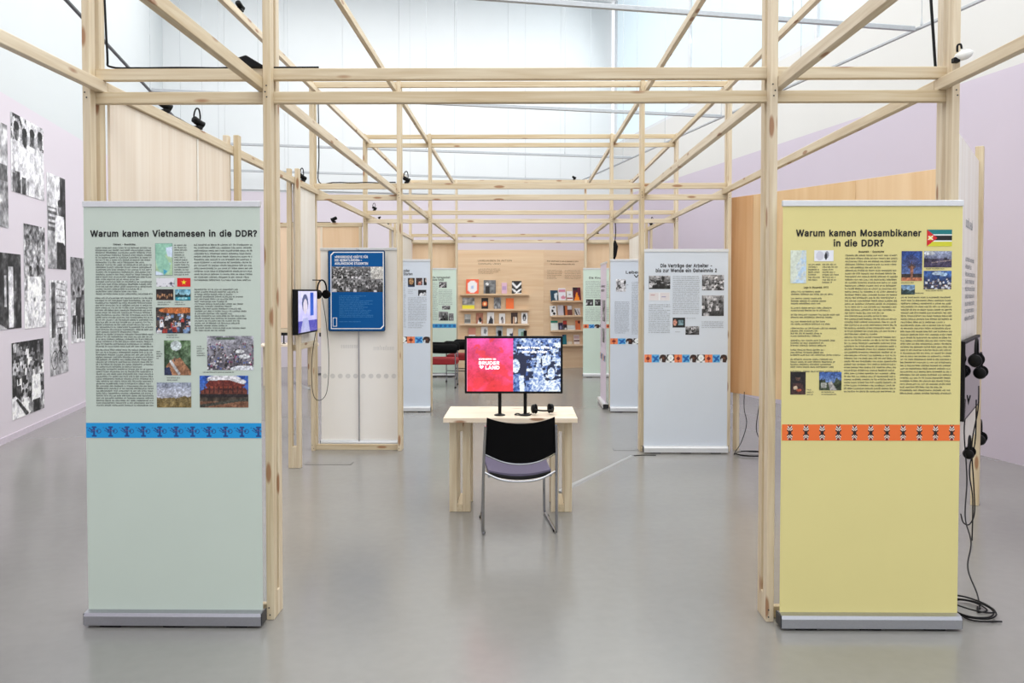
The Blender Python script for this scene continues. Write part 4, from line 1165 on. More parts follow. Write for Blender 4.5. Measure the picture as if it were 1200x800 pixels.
# ---- yellow banner, front right
tR, fR = banner('yellow roll-up banner on Mozambique at front right', YELLF, 1.672, YB, 0.852, 2.03)
ex = lambda px: (px - 1018.7) / SB
ez = lambda py: 2.05 - (py - 240.0) / SB
text('headline', 'Warum kamen Mosambikaner', ex(931.5), ex(1074), ez(279.8), 0.0296, E1, INK, fR, 0.052)
text('headline', 'in die DDR?', ex(974.5), ex(1031.5), ez(291.3), 0.0296, E1, INK, fR, 0.052)
text('subheading', 'Mosambik - Geschichte', ex(1003), ex(1032), ez(298.6), 0.0085, E1, INK, fR, 0.03)
text('subheading', 'Lage in Mosambik 1975', ex(941), ex(969), ez(339.4), 0.0085, E1, INK, fR, 0.03)
bl = [(ex(946), ex(960), ez(311), ez(331), 0.0122, 0.0082, 'l'), (ex(962), ex(982), ez(311), ez(334), 0.0122, 0.0082, 'l'),
      (ex(988), ex(1047), ez(300.5), ez(461), 0.01445, 0.009, 'j'), (ex(1052), ex(1110), ez(348.5), ez(461), 0.0148, 0.009, 'j'),
      (ex(1052), ex(1072), ez(332), ez(334.5), 0.011, 0.007, 'l'), (ex(1080), ex(1104), ez(316), ez(318), 0.011, 0.007, 'l'),
      (ex(1080), ex(1100), ez(341), ez(343), 0.011, 0.007, 'l'), (ex(1068), ex(1085), ez(344), ez(346.5), 0.011, 0.007, 'l'),
      (ex(945.5), ex(954), ez(455), ez(462), 0.011, 0.007, 'l'), (ex(962), ex(984), ez(457.5), ez(462), 0.011, 0.007, 'l')]
yy = 342.0
for nl in (2, 3, 2, 2, 2, 4, 3, 3, 4, 1):
    bl.append((ex(926.5), ex(984), ez(yy), ez(yy + nl * 3.05 - .6), 0.0122, 0.0088, 'l'))
    yy += nl * 3.05 + 1.7
marks(bl, E1, 'body_text', INKS, fR, 15)
p = Pic(64, 42, (0, 118, 120))
p.rect(0, 1, .29, .36, (236, 238, 236)).rect(0, 1, .36, .64, (14, 14, 16)).rect(0, 1, .64, .71, (236, 238, 236)).rect(0, 1, .71, 1, (208, 206, 50))
p.poly([(0, 0), (.42, .5), (0, 1)], (208, 22, 30)).ell(.15, .5, .09, .13, (240, 200, 60)).line(.06, .6, .24, .38, .016, (240, 240, 240)).line(.07, .4, .24, .6, .016, (240, 240, 240))
pr('flag', p.a, 1080.5, 1109, 272.5, 291.5, fR)
p = Pic(32, 60, (186, 210, 230))
p.put(noise(32, 60, 9, 33) > 0.45, (206, 216, 214))
p.poly([(0, 0), (.75, 0), (.6, .3), (.3, .5), (.5, .7), (.1, 1), (0, 1)], (214, 222, 206)).mottle(50, 4, 4)
pr('map', p.a, 925.5, 943.5, 296, 333.5, fR)
p = Pic(36, 20, (232, 234, 240))
p.ell(.3, .5, .2, .4, (206, 206, 216)).ell(.65, .4, .1, .3, (150, 150, 160)).ell(.6, .55, .07, .3, (30, 30, 40))
pr('africa_map', p.a, 952.5, 974.5, 296, 308.5, fR)
p = Pic(40, 58, (30, 64, 140), (120, 140, 190))
for k in range(16):
    a = -math.pi * (k + .5) / 16
    p.line(.5, .62, .5 + .42 * math.cos(a), .52 + .38 * math.sin(a), .012, (70, 46, 40))
p.line(.5, .55, .5, .95, .07, (150, 100, 76)).rect(0, 1, .86, 1, (196, 120, 84)).rect(0, 1, .76, .88, (50, 40, 36)).line(.5, .6, .5, .95, .06, (160, 104, 80)).mottle(40, 4, 7)
pr('photo', p.a, 1052, 1075.5, 297, 331, fR)
p = landscape(50, 30, 81, (150, 160, 190), (110, 110, 136), (54, 46, 70), .45, .2)
p.ell(.2, .15, .2, .12, (214, 218, 226)).line(.3, .7, 1, .55, .015, (170, 150, 150)).mottle(50, 8, 4)
pr('photo', p.a, 1077.5, 1109, 297, 315.5, fR)
p = crowd(50, 34, 91, 34, .45, [(240, 240, 245), (220, 225, 240), (60, 60, 90)], (50, 50, 70), (50, 100, 180), (.2, .4))
p.ell(.5, .15, .2, .1, (200, 220, 240)).ell(.7, .2, .15, .1, (180, 210, 240))
pr('photo', p.a, 1077.5, 1109, 319.5, 340.5, fR)
p = landscape(24, 18, 95, (110, 150, 190), (180, 200, 210), (40, 60, 60), .45, .5)
pr('photo', p.a, 1052, 1067.5, 335.5, 346.5, fR)
p = Pic(32, 44, (24, 16, 18), (36, 22, 24)).ell(.5, .24, .17, .15, (110, 80, 66)).ell(.5, .16, .2, .1, (14, 10, 10)).poly([(.2, .5), (.8, .5), (.95, 1), (.05, 1)], (70, 40, 36))
p.ell(.35, .7, .14, .08, (216, 190, 160)).ell(.55, .8, .16, .06, (200, 96, 60)).mottle(40, 4, 5)
pr('photo', p.a, 926.5, 944, 435.5, 461.5, fR)
p = landscape(44, 34, 99, (60, 100, 180), (180, 200, 230), (50, 60, 40), .5, .5)
p.poly([(.5, 1), (.4, .6), (.55, .5), (.8, 1)], (200, 196, 190)).rect(.1, .35, .6, .85, (180, 180, 170)).mottle(70, 4, 6)
pr('photo', p.a, 959.5, 985, 435.5, 456.5, fR)
t0 = Pic(560, 50, (238, 112, 44))
for k in range(11):
    c = .045 + k * .0909
    for s in (-1, 1):
        for j in range(9):                       # chevrons, black and white by turns, inside a spindle outline
            d = .08 + j * .035
            hw = .015 * (1 - (d / .42) ** 2) ** .5
            c_ = (24, 18, 18) if j % 4 < 2 else (246, 240, 230)
            t0.line(c, .52 + s * d * .75, c + hw, .52 + s * (d + .07), .0016, c_)
            t0.line(c, .52 + s * d * .75, c - hw, .52 + s * (d + .07), .0016, c_)
    t0.line(c - .013, .4, c + .013, .64, .0035, (22, 16, 18)).line(c - .013, .64, c + .013, .4, .0035, (22, 16, 18)).ell(c, .52, .009, .14, (22, 16, 18))
    t0.ell(c, .9, .009, .08, (120, 34, 26)).poly([(c - .014, .0), (c + .014, .0), (c, .2)], (116, 36, 28)).ell(c, .05, .006, .05, (238, 112, 44))
pr('pattern_band', t0.a, 917.4, 1121, 496, 514.5, fR)

# ---- second row right: contracts banner
S2 = 986 / 8.43
t2, f2 = banner('pale blue banner about the workers contracts in the second row', GREYF, (803.5 - 611) / S2, 8.43, 0.835, 2.02, metal=ALUW)
ex = lambda px: (px - 803.5) / S2
ez = lambda py: 1.62 - (py - 341.5) / S2
text('headline', 'Die Verträge der Arbeiter -', ex(773.5), ex(833.5), ez(313.2), 0.034, E1, INK, f2, 0.05)
text('headline', 'bis zur Wende ein Geheimnis 2', ex(768), ex(839.2), ez(318.8), 0.034, E1, INK, f2, 0.05)
marks([(ex(760), ex(785), ez(356), ez(392), 0.0185, 0.012, 'j'), (ex(788), ex(819), ez(323), ez(369.5), 0.0195, 0.012, 'j'),
       (ex(822), ex(847), ez(376), ez(386), 0.0185, 0.012, 'j'), (ex(804), ex(817), ez(372), ez(374), 0.016, 0.009, 'l'), (ex(791), ex(801), ez(388), ez(390), 0.016, 0.009, 'l')],
      E1, 'body_text', INKG, f2, 21, 2)
bwc = [(240, 240, 240), (30, 30, 30), (120, 120, 120), (200, 200, 200)]
for (a, b_, c, d, sd, n, sz) in ((760, 785, 323, 338.5, 5, 9, (.5, 1.1)), (822, 847.5, 322, 340, 6, 40, (.3, .5)), (822, 847.5, 346, 370, 7, 22, (.3, .6)), (803, 819, 382, 392, 8, 8, (.5, .9))):
    pr('photo', bw(crowd(36, 26, sd, n, .2, bwc, (40, 40, 40), (170, 170, 170), sz)).a, a, b_, c, d, f2)
p = Pic(20, 16, (18, 18, 20)).ell(.2, .5, .14, .3, (214, 150, 130)).rect(.45, .85, .25, .75, (120, 150, 160)).mottle(40, 4, 3)
pr('photo', p.a, 788, 802.5, 372, 383.5, f2)
p = Pic(30, 14, (226, 228, 232))
p.rect(.02, .46, .1, .9, (216, 210, 212)).rect(.54, .98, .1, .9, (216, 210, 212)).rect(.1, .3, .3, .35, (180, 120, 120)).rect(.6, .8, .5, .55, (120, 120, 180))
pr('diagram', p.a, 760, 784.5, 342.5, 352, f2)
raster('pattern_band', squares_band(97, 11), ex(755.2), ex(852), ez(424.4), ez(415.2), E1, f2)

# ---- third row right: grey banner
S3 = 986 / 11.32
t3, f3 = banner('pale grey banner half hidden by the batten of the second row, right', GREYF, (751.5 - 611) / S3, 11.31, 0.84, 2.03, metal=ALUW)
ex = lambda px: (px - 751.5) / S3
ez = lambda py: 1.62 - (py - 341.5) / S3
text('headline', 'Lebensweise', ex(733), ex(770), ez(320.5), 0.036, E1, INK, f3, 0.036)
text('headline', 'Vert', ex(742), ex(761), ez(325), 0.036, E1, INK, f3, 0.036)
pr('photo', bw(crowd(20, 22, 15, 6, .3, bwc, (230, 230, 230), (225, 228, 232), (.5, .9))).a, 721.5, 733, 327, 341.5, f3)
marks([(ex(720), ex(737), ez(353), ez(392), 0.023, 0.014, 'j'), (ex(740), ex(760), ez(330), ez(392), 0.023, 0.014, 'j'), (ex(763), ex(782), ez(330), ez(392), 0.023, 0.014, 'j'),
       (ex(734), ex(737), ez(333), ez(335), .023, .012, 'l')], E1, 'body_text', INKG, f3, 23, 2)
raster('pattern_band', squares_band(97, 8), ex(715), ex(788), ez(403), ez(396.2), E1, f3)
# lilac banner edgewise
t4, f4 = banner('pale lilac banner standing edgewise in the aisle, third bay right', LILAF, 1.165, 11.98, 0.83, 2.01, R(-90), metal=ALUW)
marks([(-.3, .3, 1.72, 1.6, .06, .04, 'l')], E1, 'headline', INK, f4, 24)
for (a, b_, c, d, sd) in ((-.1, .25, 1.2, 1.5, 3), (-.15, .2, .9, 1.1, 4)):
    raster('photo', bw(crowd(20, 20, sd, 8, .3, bwc, (60, 60, 60), (150, 150, 150), (.4, .9))).a, a, b_, c, d, E1, f4)
marks([(-.38, -.15, 1.5, .8, .023, .014, 'j'), (.27, .38, 1.5, .8, .023, .014, 'j')], E1, 'body_text', INKG, f4, 25, 2)
raster('pattern_band', squares_band(97, 8), -.415, .415, .64, .73, E1, f4)
# ---- third row left
t5, f5 = banner('pale grey banner half hidden by the batten of the second row, left', GREYF, (467.6 - 611) / S3, 11.31, 0.84, 2.03, metal=ALUW)
ex = lambda px: (px - 467.6) / S3
text('headline', 'oder', ex(473), ex(480.3), ez(318.5), 0.034, E1, INK, f5, 0.036)
text('headline', 'Starten', ex(473), ex(483.5), ez(322.3), 0.034, E1, INK, f5, 0.036)
p = Pic(16, 20, (20, 16, 18)).ell(.5, .4, .3, .34, (206, 160, 110)).poly([(0, .8), (1, .9), (1, 1), (0, 1)], (50, 70, 110))
pr('photo', p.a, 478, 486, 325.5, 336, f5)
p = crowd(18, 16, 33, 5, .4, [(200, 120, 100), (230, 180, 160), (90, 30, 30)], (60, 30, 30), (60, 40, 40), (.6, 1.2))
pr('photo', p.a, 487.5, 495, 325.5, 334, f5)
p = Pic(10, 16, (14, 14, 16)).ell(.9, .3, .4, .3, (200, 180, 170))
pr('photo', p.a, 496.5, 500, 325.5, 334, f5)
p = Pic(18, 14, (16, 20, 26)).ell(.4, 1, .25, .5, (230, 232, 236)).ell(.8, .8, .2, .4, (225, 228, 232))
pr('photo', p.a, 490, 499.5, 339.5, 346.5, f5)
marks([(ex(473), ex(476), ez(326), ez(384), .023, .014, 'l'), (ex(478), ex(488), ez(339), ez(346), .023, .012, 'l'), (ex(478), ex(500), ez(348), ez(376), .023, .014, 'j'), (ex(478), ex(500), ez(377), ez(385), .023, .014, 'l'),
       (ex(436), ex(470), ez(328), ez(384), .023, .014, 'j')], E1, 'body_text', INKG, f5, 26, 2)
raster('pattern_band', np.roll(squares_band(97, 8), 12, 1), ex(431), ex(504), ez(402), ez(394.3), E1, f5)
# ---- fourth row: mint banners
S4 = 986 / 15.93
YM = 15.92
for side, c0 in ((-1, 508.5), (1, 709.5)):
    t6, f6 = banner('mint banner in the farthest row beside the shelf wall, %s' % ('left behind the armchairs' if side < 0 else 'right'),
                    MINTF, (c0 - 611) / S4, YM, 0.85, 2.04, metal=ALUW)
    ex = lambda px: (px - c0) / S4
    ez = lambda py: 1.62 - (py - 341.5) / S4
    if side < 0:
        text('headline', 'Die Vertragsarbeit', ex(507), ex(527.5), ez(326), 0.036, E1, INK, f6, 0.03)
        text('headline', 'sowie Familie', ex(507), ex(520), ez(328.8), 0.036, E1, INK, f6, 0.03)
        for (a, b_, c, d, sd) in ((514.5, 523.5, 330, 337, 3), (518, 527.5, 358, 362.5, 4), (514, 525, 365, 375.5, 5), (525.5, 531.5, 367, 375.5, 6)):
            pr('photo', bw(crowd(18, 14, sd, 9, .3, bwc, (70, 70, 70), (150, 150, 150), (.4, .9))).a, a, b_, c, d, f6)
        marks([(ex(507), ex(513), ez(331), ez(376), .03, .018, 'j'), (ex(514), ex(530), ez(339), ez(357), .03, .018, 'j'), (ex(487), ex(504), ez(331), ez(376), .03, .018, 'j')], E1, 'body_text', INKG, f6, 30, 2)
        t0 = Pic(60, 8, (52, 150, 206))
        for k in range(10):
            t0.ell(.05 + k * .1, .5, .03, .3, (30, 90, 160))
        pr('pattern_band', t0.a, 482.5, 534.5, 379.3, 384, f6)
    else:
        text('headline', 'Die Kinder', ex(690), ex(708), ez(326.5), 0.036, E1, INK, f6, 0.03)
        for (a, b_, c, d, sd) in ((686.5, 695, 350.5, 358, 3), (697, 704.5, 350.5, 358, 4)):
            pr('photo', bw(crowd(14, 12, sd, 6, .3, bwc, (40, 40, 40), (90, 90, 90), (.5, .9))).a, a, b_, c, d, f6)
        marks([(ex(686), ex(732), ez(329), ez(349), .03, .018, 'j'), (ex(686), ex(732), ez(360), ez(377), .03, .018, 'j')], E1, 'body_text', INKG, f6, 31, 2)
        raster('pattern_band', squares_band(97, 8), ex(683.5), ex(735.5), ez(384.3), ez(379.8), E1, f6)

# ---- second row left: banner seen from the back
tb, fb_ = banner('white back of a roll-up banner standing in the second row left', BACKF, -1.688, 8.735, 0.80, 2.05, R(180), metal=ALUW)
S5 = 986 / 8.72
ex = lambda px: (px - 420.5) / S5
ez = lambda py: 1.62 - (py - 341.5) / S5
GHOST = mat('print_showing_through', (220, 218, 215), 0.7, bump=0)
m_ = marks([(-.36, -.02, 1.06, 1.0, .1, .05, 'l'), (.02, .36, 1.08, .98, .08, .05, 'l')], 0.0022, 'ghost_text', GHOST, fb_, 40, 2)
g = MB()
for k in range(10):
    c = -.36 + k * .08
    g.disc_stack([(0.026, 0), (0.026, 0.0005)], (c, 0.0018, .74), 'Y', 10)
gg = g.build('ghost_pattern_band', GHOST, fb_)
gg['kind'] = 'stuff'

# ------------------------------------------------------------------ blue poster on the pole of that banner
SP = 986 / 8.66
BPX = (417.5 - 611) / SP
bpz = lambda py: 1.62 - (py - 341.5) / SP
bpx = lambda px: (px - 417.5) / SP
po = thing('poster_board', 'blue poster board with white line border and black and white photo strip', 'poster', (BPX, 8.66, 0))
b = MB()
w2, r = 0.295, 0.02
z0_, z1_ = bpz(388.3), bpz(293)
outl = []
for (cx, cz, a0) in ((w2 - r, z1_ - r, 0), (-w2 + r, z1_ - r, 90), (-w2 + r, z0_ + r, 180), (w2 - r, z0_ + r, 270)):
    for k in range(5):
        a = R(a0 + k * 22.5)
        outl.append((cx + r * math.cos(a), cz + r * math.sin(a)))
n = len(outl)
b.v = [(x, 0, z) for x, z in outl] + [(x, 0.008, z) for x, z in outl]
b.f = [tuple(range(n)), tuple(range(n, 2 * n))] + [(k, (k + 1) % n, n + (k + 1) % n, n + k) for k in range(n)]
bd = b.build('board', NAVYP, po)
b = MB()
ins = 0.012
b.box(-w2 + ins, w2 - ins, -0.001, 0.002, z0_ + ins, z1_ - ins)
b.build('blue_print', BLUEP, bd)


def frame_line(name, pts, t, y, m, parent):
    b = MB()
    n = len(pts)
    c = Vector((sum(p[0] for p in pts) / n, sum(p[1] for p in pts) / n))
    inner = [(c.x + (p[0] - c.x) * (1 - t / abs(p[0] - c.x + 1e-9)), c.y + (p[1] - c.y) * (1 - t / abs(p[1] - c.y + 1e-9))) for p in pts]
    for k in range(n):
        a, d = pts[k], pts[(k + 1) % n]
        e, f = inner[(k + 1) % n], inner[k]
        b.quad((a[0], y, a[1]), (d[0], y, d[1]), (e[0], y, e[1]), (f[0], y, f[1]))
    return b.build(name, m, parent)


bx0, bx1, bz0, bz1, ch = bpx(387), bpx(449.6), bpz(385.5), bpz(294.9), 0.03
frame_line('border_line', [(bx0, bz0), (bx1 - ch, bz0), (bx1, bz0 + ch), (bx1, bz1), (bx0 + ch, bz1), (bx0, bz1 - ch)], 0.009, -0.002, WHITEI, bd)
for s, px0, px1, py in (('»PROGRESSIVE KRÄFTE FÜR', 392, 431, 302.2), ('DIE HEIMATLÄNDER« –', 392, 424, 306.0), ('AUSLÄNDISCHE STUDENTEN', 392, 431, 309.9)):
    text('headline', s, bpx(px0), bpx(px1), bpz(py), 0.0225, -0.002, WHITEI, bd, 0.06)
big = Pic(124, 60, (120, 120, 120))
for (a, b_, c, d, sd, sk) in ((0, 30, 0, 30, 3, .1), (30, 62, 0, 30, 4, .3), (62, 94, 0, 30, 5, .3), (0, 62, 28, 60, 6, 0), (62, 124, 30, 60, 7, .1)):
    big.a[c:d, a:b_] = bw(crowd(b_ - a, d - c, sd, 40, sk, bwc + [(60, 60, 60)], (60, 60, 60), (150, 150, 150), (.3, .7))).a
big.a[1:29, 94:124] = np.array((228, 226, 222))
for k in range(6):
    big.a[5 + k * 4, 97:120] = np.array((196, 192, 188))
raster('photo_strip', big.a, bpx(388.5), bpx(448.6), bpz(342), bpz(312.2), -0.002, bd)
LB_ = mat('light_blue_ink', (66, 142, 200), 0.6, bump=0)
marks([(bpx(397), bpx(438), bpz(346), bpz(372.5), .0165, .011, 'l'), (bpx(397), bpx(424), bpz(376), bpz(378.5), .016, .011, 'l')], -0.002, 'body_text', LB_, bd, 50, 2)
b = MB()
b.box(bpx(389.3), bpx(394.3), -0.0022, -0.001, bpz(382.5), bpz(372))
b.build('emblem', WHITEI, bd)
b = MB()
b.box(bpx(390), bpx(393.6), -0.003, -0.002, bpz(381.8), bpz(372.7))
b.disc_stack([(0.012, -0.0), (0.012, 0.0006)], (bpx(391.8), -0.0038, bpz(376)), 'Y', 10)
b.build('emblem_inset', BLUEP, bd)
b = MB()
b.tube([(0, 0.012, z1_ - 0.05), (0, 0.02, z1_ + 0.015), (0, 0.05, z1_ + 0.03)], 0.004, 6)
b.build('hook', ALU, po)

# ------------------------------------------------------------------ photographs stuck on the left wall
wrot = ROOM + R(90)                              # local +x runs along the wall to the back, front faces the hall


def wall_at(px, py):
    """where the sight line through a spot of the wall meets the left wall: (distance along, height)"""
    k = (px - 611) / 986.0
    # wall: X = -3.55 + VX v, Y = VY v ; X = k Y
    v = -3.55 / (k * VY - VX)
    Y = VY * v
    return v, 1.62 - (py - 341.5) * Y / 986.0


def wall_photo(label, pxs, pyt, pyb, img):
    v0, zt = wall_at(pxs[0], pyt)
    v1, _ = wall_at(pxs[1], pyt)
    _, zb = wall_at(pxs[0], pyb)
    h, w = zt - zb, v1 - v0
    fold = noise(img.shape[1], img.shape[0], 9, int(pxs[1] * 3), 3)[:, :, None] - .5
    img = np.clip((img + fold * 150 - 128) * 1.2 + 118, 6, 250)
    t = thing('photo_print', label, 'photograph', room(0.002, v0, zb), 0)
    t.rotation_euler = (0, 0, ROOM + R(90))
    # local x along the wall, local -y towards the hall
    o = raster('print', img, 0, w, 0, h, -0.004, t, PAPERP)
    b = MB()
    b.box(0, w, -0.0035, 0.0, 0, h)
    b.build('backing_sheet', WHITEI, t)
    return t


def bwpic(w, h, c0, c1=None):
    p = Pic(w, h, (c0,) * 3, (c1 if c1 is not None else c0,) * 3)
    p.asp = h / w
    return p


p = bwpic(84, 96, 190, 120).mottle(120, 14, 3)
p.rect(.2, .98, .4, .55, (90, 100, 105)).rect(0, 1, .8, 1, (150, 150, 150))
wall_photo('black and white print cut off by the left picture edge, high on the wall', (-38, 6.8), 124, 258, bw(p).a)
p = bwpic(120, 98, 205, 180).mottle(150, 14, 5)
p.put((noise(120, 98, 9, 31) > .56) & (p.Y < .5), (86, 86, 88)).rect(.5, 1, 0, .3, (196, 196, 198))
p.man(.16, 1.3, 1.2, (206, 206, 206), (120, 120, 120), (96, 96, 96)).man(.4, 1.36, 1.22, (222, 222, 224), (190, 190, 190), (84, 84, 84)).man(.63, 1.3, 1.2, (236, 236, 236), (226, 226, 226), (104, 104, 104)).man(.88, 1.34, 1.26, (214, 214, 214), (200, 200, 200), (90, 90, 90))
p.rect(.1, .24, .72, 1, (92, 92, 94)).rect(.3, .42, .78, 1, (80, 80, 84)).mottle(60, 6, 8)
wall_photo('black and white print of people standing close together, highest on the left wall', (11, 49.5), 130, 223, bw(p).a)
p = bwpic(72, 120, 225, 120)
p.rect(0, .75, 0, .2, (216, 216, 220)).rect(.68, 1, 0, 1, (64, 64, 70)).rect(0, .5, .35, .6, (110, 110, 115)).rect(0, .45, .6, 1, (170, 165, 172)).rect(.5, 1, .55, 1, (50, 50, 56))
for k in range(4):
    p.rect(.06, .46, .37 + k * .055, .375 + k * .055 + .02, (196, 196, 198))
p.man(.66, 1.08, .82, (240, 240, 240), (44, 44, 48), (110, 110, 110)).mottle(40, 8, 2)
wall_photo('black and white print of a person in white shirt in a dark doorway', (53, 74.5), 201, 314, bw(p).a)
p = bwpic(100, 84, 74, 60)
p.rect(.62, .76, .18, .98, (226, 226, 226)).rect(.76, .82, .5, 1, (110, 108, 112)).rect(.82, 1, 0, .55, (84, 80, 86)).poly([(0, .8), (.6, 1), (0, 1)], (160, 160, 160)).rect(.5, .56, .3, .7, (190, 190, 190)).mottle(30, 9, 4)
wall_photo('dark black and white print of a room with a bright upright box', (-22, 20.5), 293, 389, bw(p).a)
p = bwpic(76, 128, 120, 206).mottle(210, 5, 9)
p.rect(0, 1, .74, 1, (218, 218, 218)).man(.3, .9, .5, (240, 240, 240), (228, 228, 228), (110, 110, 110)).man(.62, .93, .54, (242, 242, 242), (232, 232, 232), (110, 110, 110)).mottle(110, 5, 3)
wall_photo('black and white print of two people in white walking among shrubs', (24.5, 49.5), 261, 385.5, bw(p).a)
p = bwpic(76, 126, 200, 184)
p.rect(.1, .3, .02, .6, (96, 96, 98)).rect(.13, .2, .3, .6, (60, 60, 62)).rect(.8, 1, 0, .5, (214, 214, 214)).rect(0, 1, .68, 1, (176, 176, 178))
for k in range(8):
    p.line(.38, .02 + k * .07, .84, .05 + k * .065, .009, (116, 116, 118))
p.man(.56, .86, .36, (70, 70, 72), (52, 52, 54), (120, 120, 120)).ring(.24, .84, .17, .1, .14, (44, 44, 46)).ring(.78, .8, .15, .092, .14, (44, 44, 46))
p.line(.24, .84, .5, .74, .012, (44, 44, 46)).line(.5, .74, .78, .8, .012, (44, 44, 46)).line(.26, .84, .34, .7, .012, (44, 44, 46)).line(.34, .7, .5, .64, .012, (150, 150, 150)).mottle(40, 6, 3)
wall_photo('black and white print of a cyclist in a street', (54, 75.5), 328, 442, bw(p).a)
p = bwpic(70, 120, 110, 190).mottle(150, 7, 6)
p.rect(0, 1, .8, 1, (205, 205, 205)).man(.2, .9, .5, (190, 190, 190), (60, 60, 62), (110, 110, 110)).man(.5, .95, .6, (60, 60, 62), (50, 50, 52), (110, 110, 110)).man(.8, .97, .58, (130, 130, 134), (40, 40, 42), (120, 120, 120)).mottle(60, 5, 8)
wall_photo('black and white print of people walking, beside the far left post', (79.5, 97), 300.5, 403, bw(p).a)
p = crowd(116, 96, 66, 46, .1, [(235, 235, 235), (60, 60, 60), (130, 130, 130), (190, 190, 190)], (110, 110, 110), (56, 56, 56), (.3, .62))
p.man(.74, 1.25, .95, (238, 238, 238), (60, 60, 62), (120, 120, 120)).poly([(0, .72), (.1, .7), (.55, .96), (.5, 1), (0, 1)], (224, 224, 224)).poly([(.1, .75), (.16, .74), (.5, .98), (.4, 1)], (60, 60, 60)).mottle(80, 5, 4)
wall_photo('black and white print of a crowd at a table, lowest on the left wall', (8, 46), 402.5, 494, bw(p).a)

# ------------------------------------------------------------------ lighting tracks under the ceiling
TZ = 4.1


def uv(x, y):
    dx, dy = x + 3.55, y
    return dx * UX + dy * UY, dx * VX + dy * VY


uR = uv(3.6, 8.7)[0]
uL = uv(-4.3, 9.1)[0]


def track(label, u0, u1, v0, v1, m, group, every=2.0):
    t = thing('lighting_track', label, 'track', (-3.55, 0, 0), ROOM, group)
    if u1 - u0 > 1:
        boxo('rail', m, u0, u1, v0 - 0.02, v0 + 0.02, TZ - 0.022, TZ + 0.022, t, bevel=0.004)
        n = int((u1 - u0) / every)
        pts = [(u0 + (k + .5) * (u1 - u0) / n, v0) for k in range(n)]
    else:
        boxo('rail', m, u0 - 0.014, u0 + 0.014, v0, v1, TZ - 0.014, TZ + 0.014, t, bevel=0.004)
        n = int((v1 - v0) / every)
        pts = [(u0, v0 + (k + .5) * (v1 - v0) / n) for k in range(n)]
    for (u, v) in pts:
        b = MB()
        b.tube([(u, v, TZ + 0.02), (u, v, 8.25)], 0.0035, 5)
        b.disc_stack([(0.012, TZ + 0.02), (0.004, TZ + 0.09)], (u, v, 0), 'Z', 8)
        b.build('suspension_wire', GREYM, t)


for v, lb in ((uv(3.75, 8.07)[1], 'nearest grey cross track, highest across the picture top'), (uv(2.71, 11.99)[1], 'second grey cross track from the front'),
              (uv(.415, 15.32)[1], 'third grey cross track from the front'), (V1 - 0.5, 'farthest grey cross track just before the back wall')):
    track(lb + ' hung on thin wires', uL + .03, uR - .03, v, v, GREYM, 'cross lighting tracks')
track('long grey lighting track along the right wall', uR, uR, 1.0, V1 - 0.1, GREYM, 'long lighting tracks')
track('long dark lighting track along the left wall', uL, uL, 1.0, V1 - 0.1, DARKM, 'long lighting tracks')


# ------------------------------------------------------------------ table, screen, chair in the aisle
def make_table(label, loc):
    t = thing('desk', label, 'table', loc)
    w, d0, d1, h = 0.481, 0.0, 0.61, 0.715
    b = MB()
    b.box(-w, w, -0.305, 0.305, -0.0, 0.034)
    o = b.build('table_top', LATHY, t, bevel=0.002)
    o.location = (0, 0.305, h - 0.034)
    for s in (-1, 1):
        for yy in (0.15, 0.45):
            lg = bpy.data.objects.new('leg', None)
            COL.objects.link(lg)
            lg.parent = t
            c = s * 0.373
            lath('batten', 'Z', 0, h - 0.034, c - 0.0775, c - 0.0205, yy, yy + T, lg)
            lath('batten', 'Z', 0, h - 0.034, c + 0.0205, c + 0.0775, yy, yy + T, lg)
            lath('spacer_block', 'Z', h - 0.12, h - 0.034, c - 0.0205, c + 0.0205, yy, yy + T, lg)
        lath('foot_batten', 'Y', 0.15, 0.488, s * 0.373 - 0.02, s * 0.373 + 0.02, 0.0, 0.057, t)
    return t


DESK = make_table('pale wooden desk on paired batten legs in the middle aisle', (-0.079, 6.0, 0))


def monitor(label, loc, rotz, w, h, zc, img, poles=None, thick=0.035, screen_m=None, cat='screen'):
    t = thing('flat_screen', label, cat, loc, rotz)
    b = MB()
    b.box(-w / 2, w / 2, 0, thick, zc - h / 2, zc + h / 2)
    b.build('casing', BLACK, t, bevel=0.003)
    bz = 0.016
    if img is not None:
        sc = raster('screen', img, -w / 2 + bz, w / 2 - bz, zc - h / 2 + bz, zc + h / 2 - bz, -0.0015, t, SCREEN)
    else:
        sc = boxo('screen', screen_m, -w / 2 + bz, w / 2 - bz, -0.0015, 0.001, zc - h / 2 + bz, zc + h / 2 - bz, t)
    return t, sc


w_, h_ = 168, 100
im = Pic(w_, h_, (230, 70, 150), (240, 50, 70))
nz = noise(w_, h_, 26, 5)
for k in range(3):
    im.a[:, :, k] += (nz - .5) * (90, 60, 120)[k]
L_ = Pic(w_, h_, (236, 50, 60))
im.a = gritty(im.a, 5, .06)
blob = (noise(w_, h_, 22, 14) + im.X * .5 + im.Y * .25) > 0.8
im.a[blob] = im.a[blob] * .35 + L_.a[blob] * .65
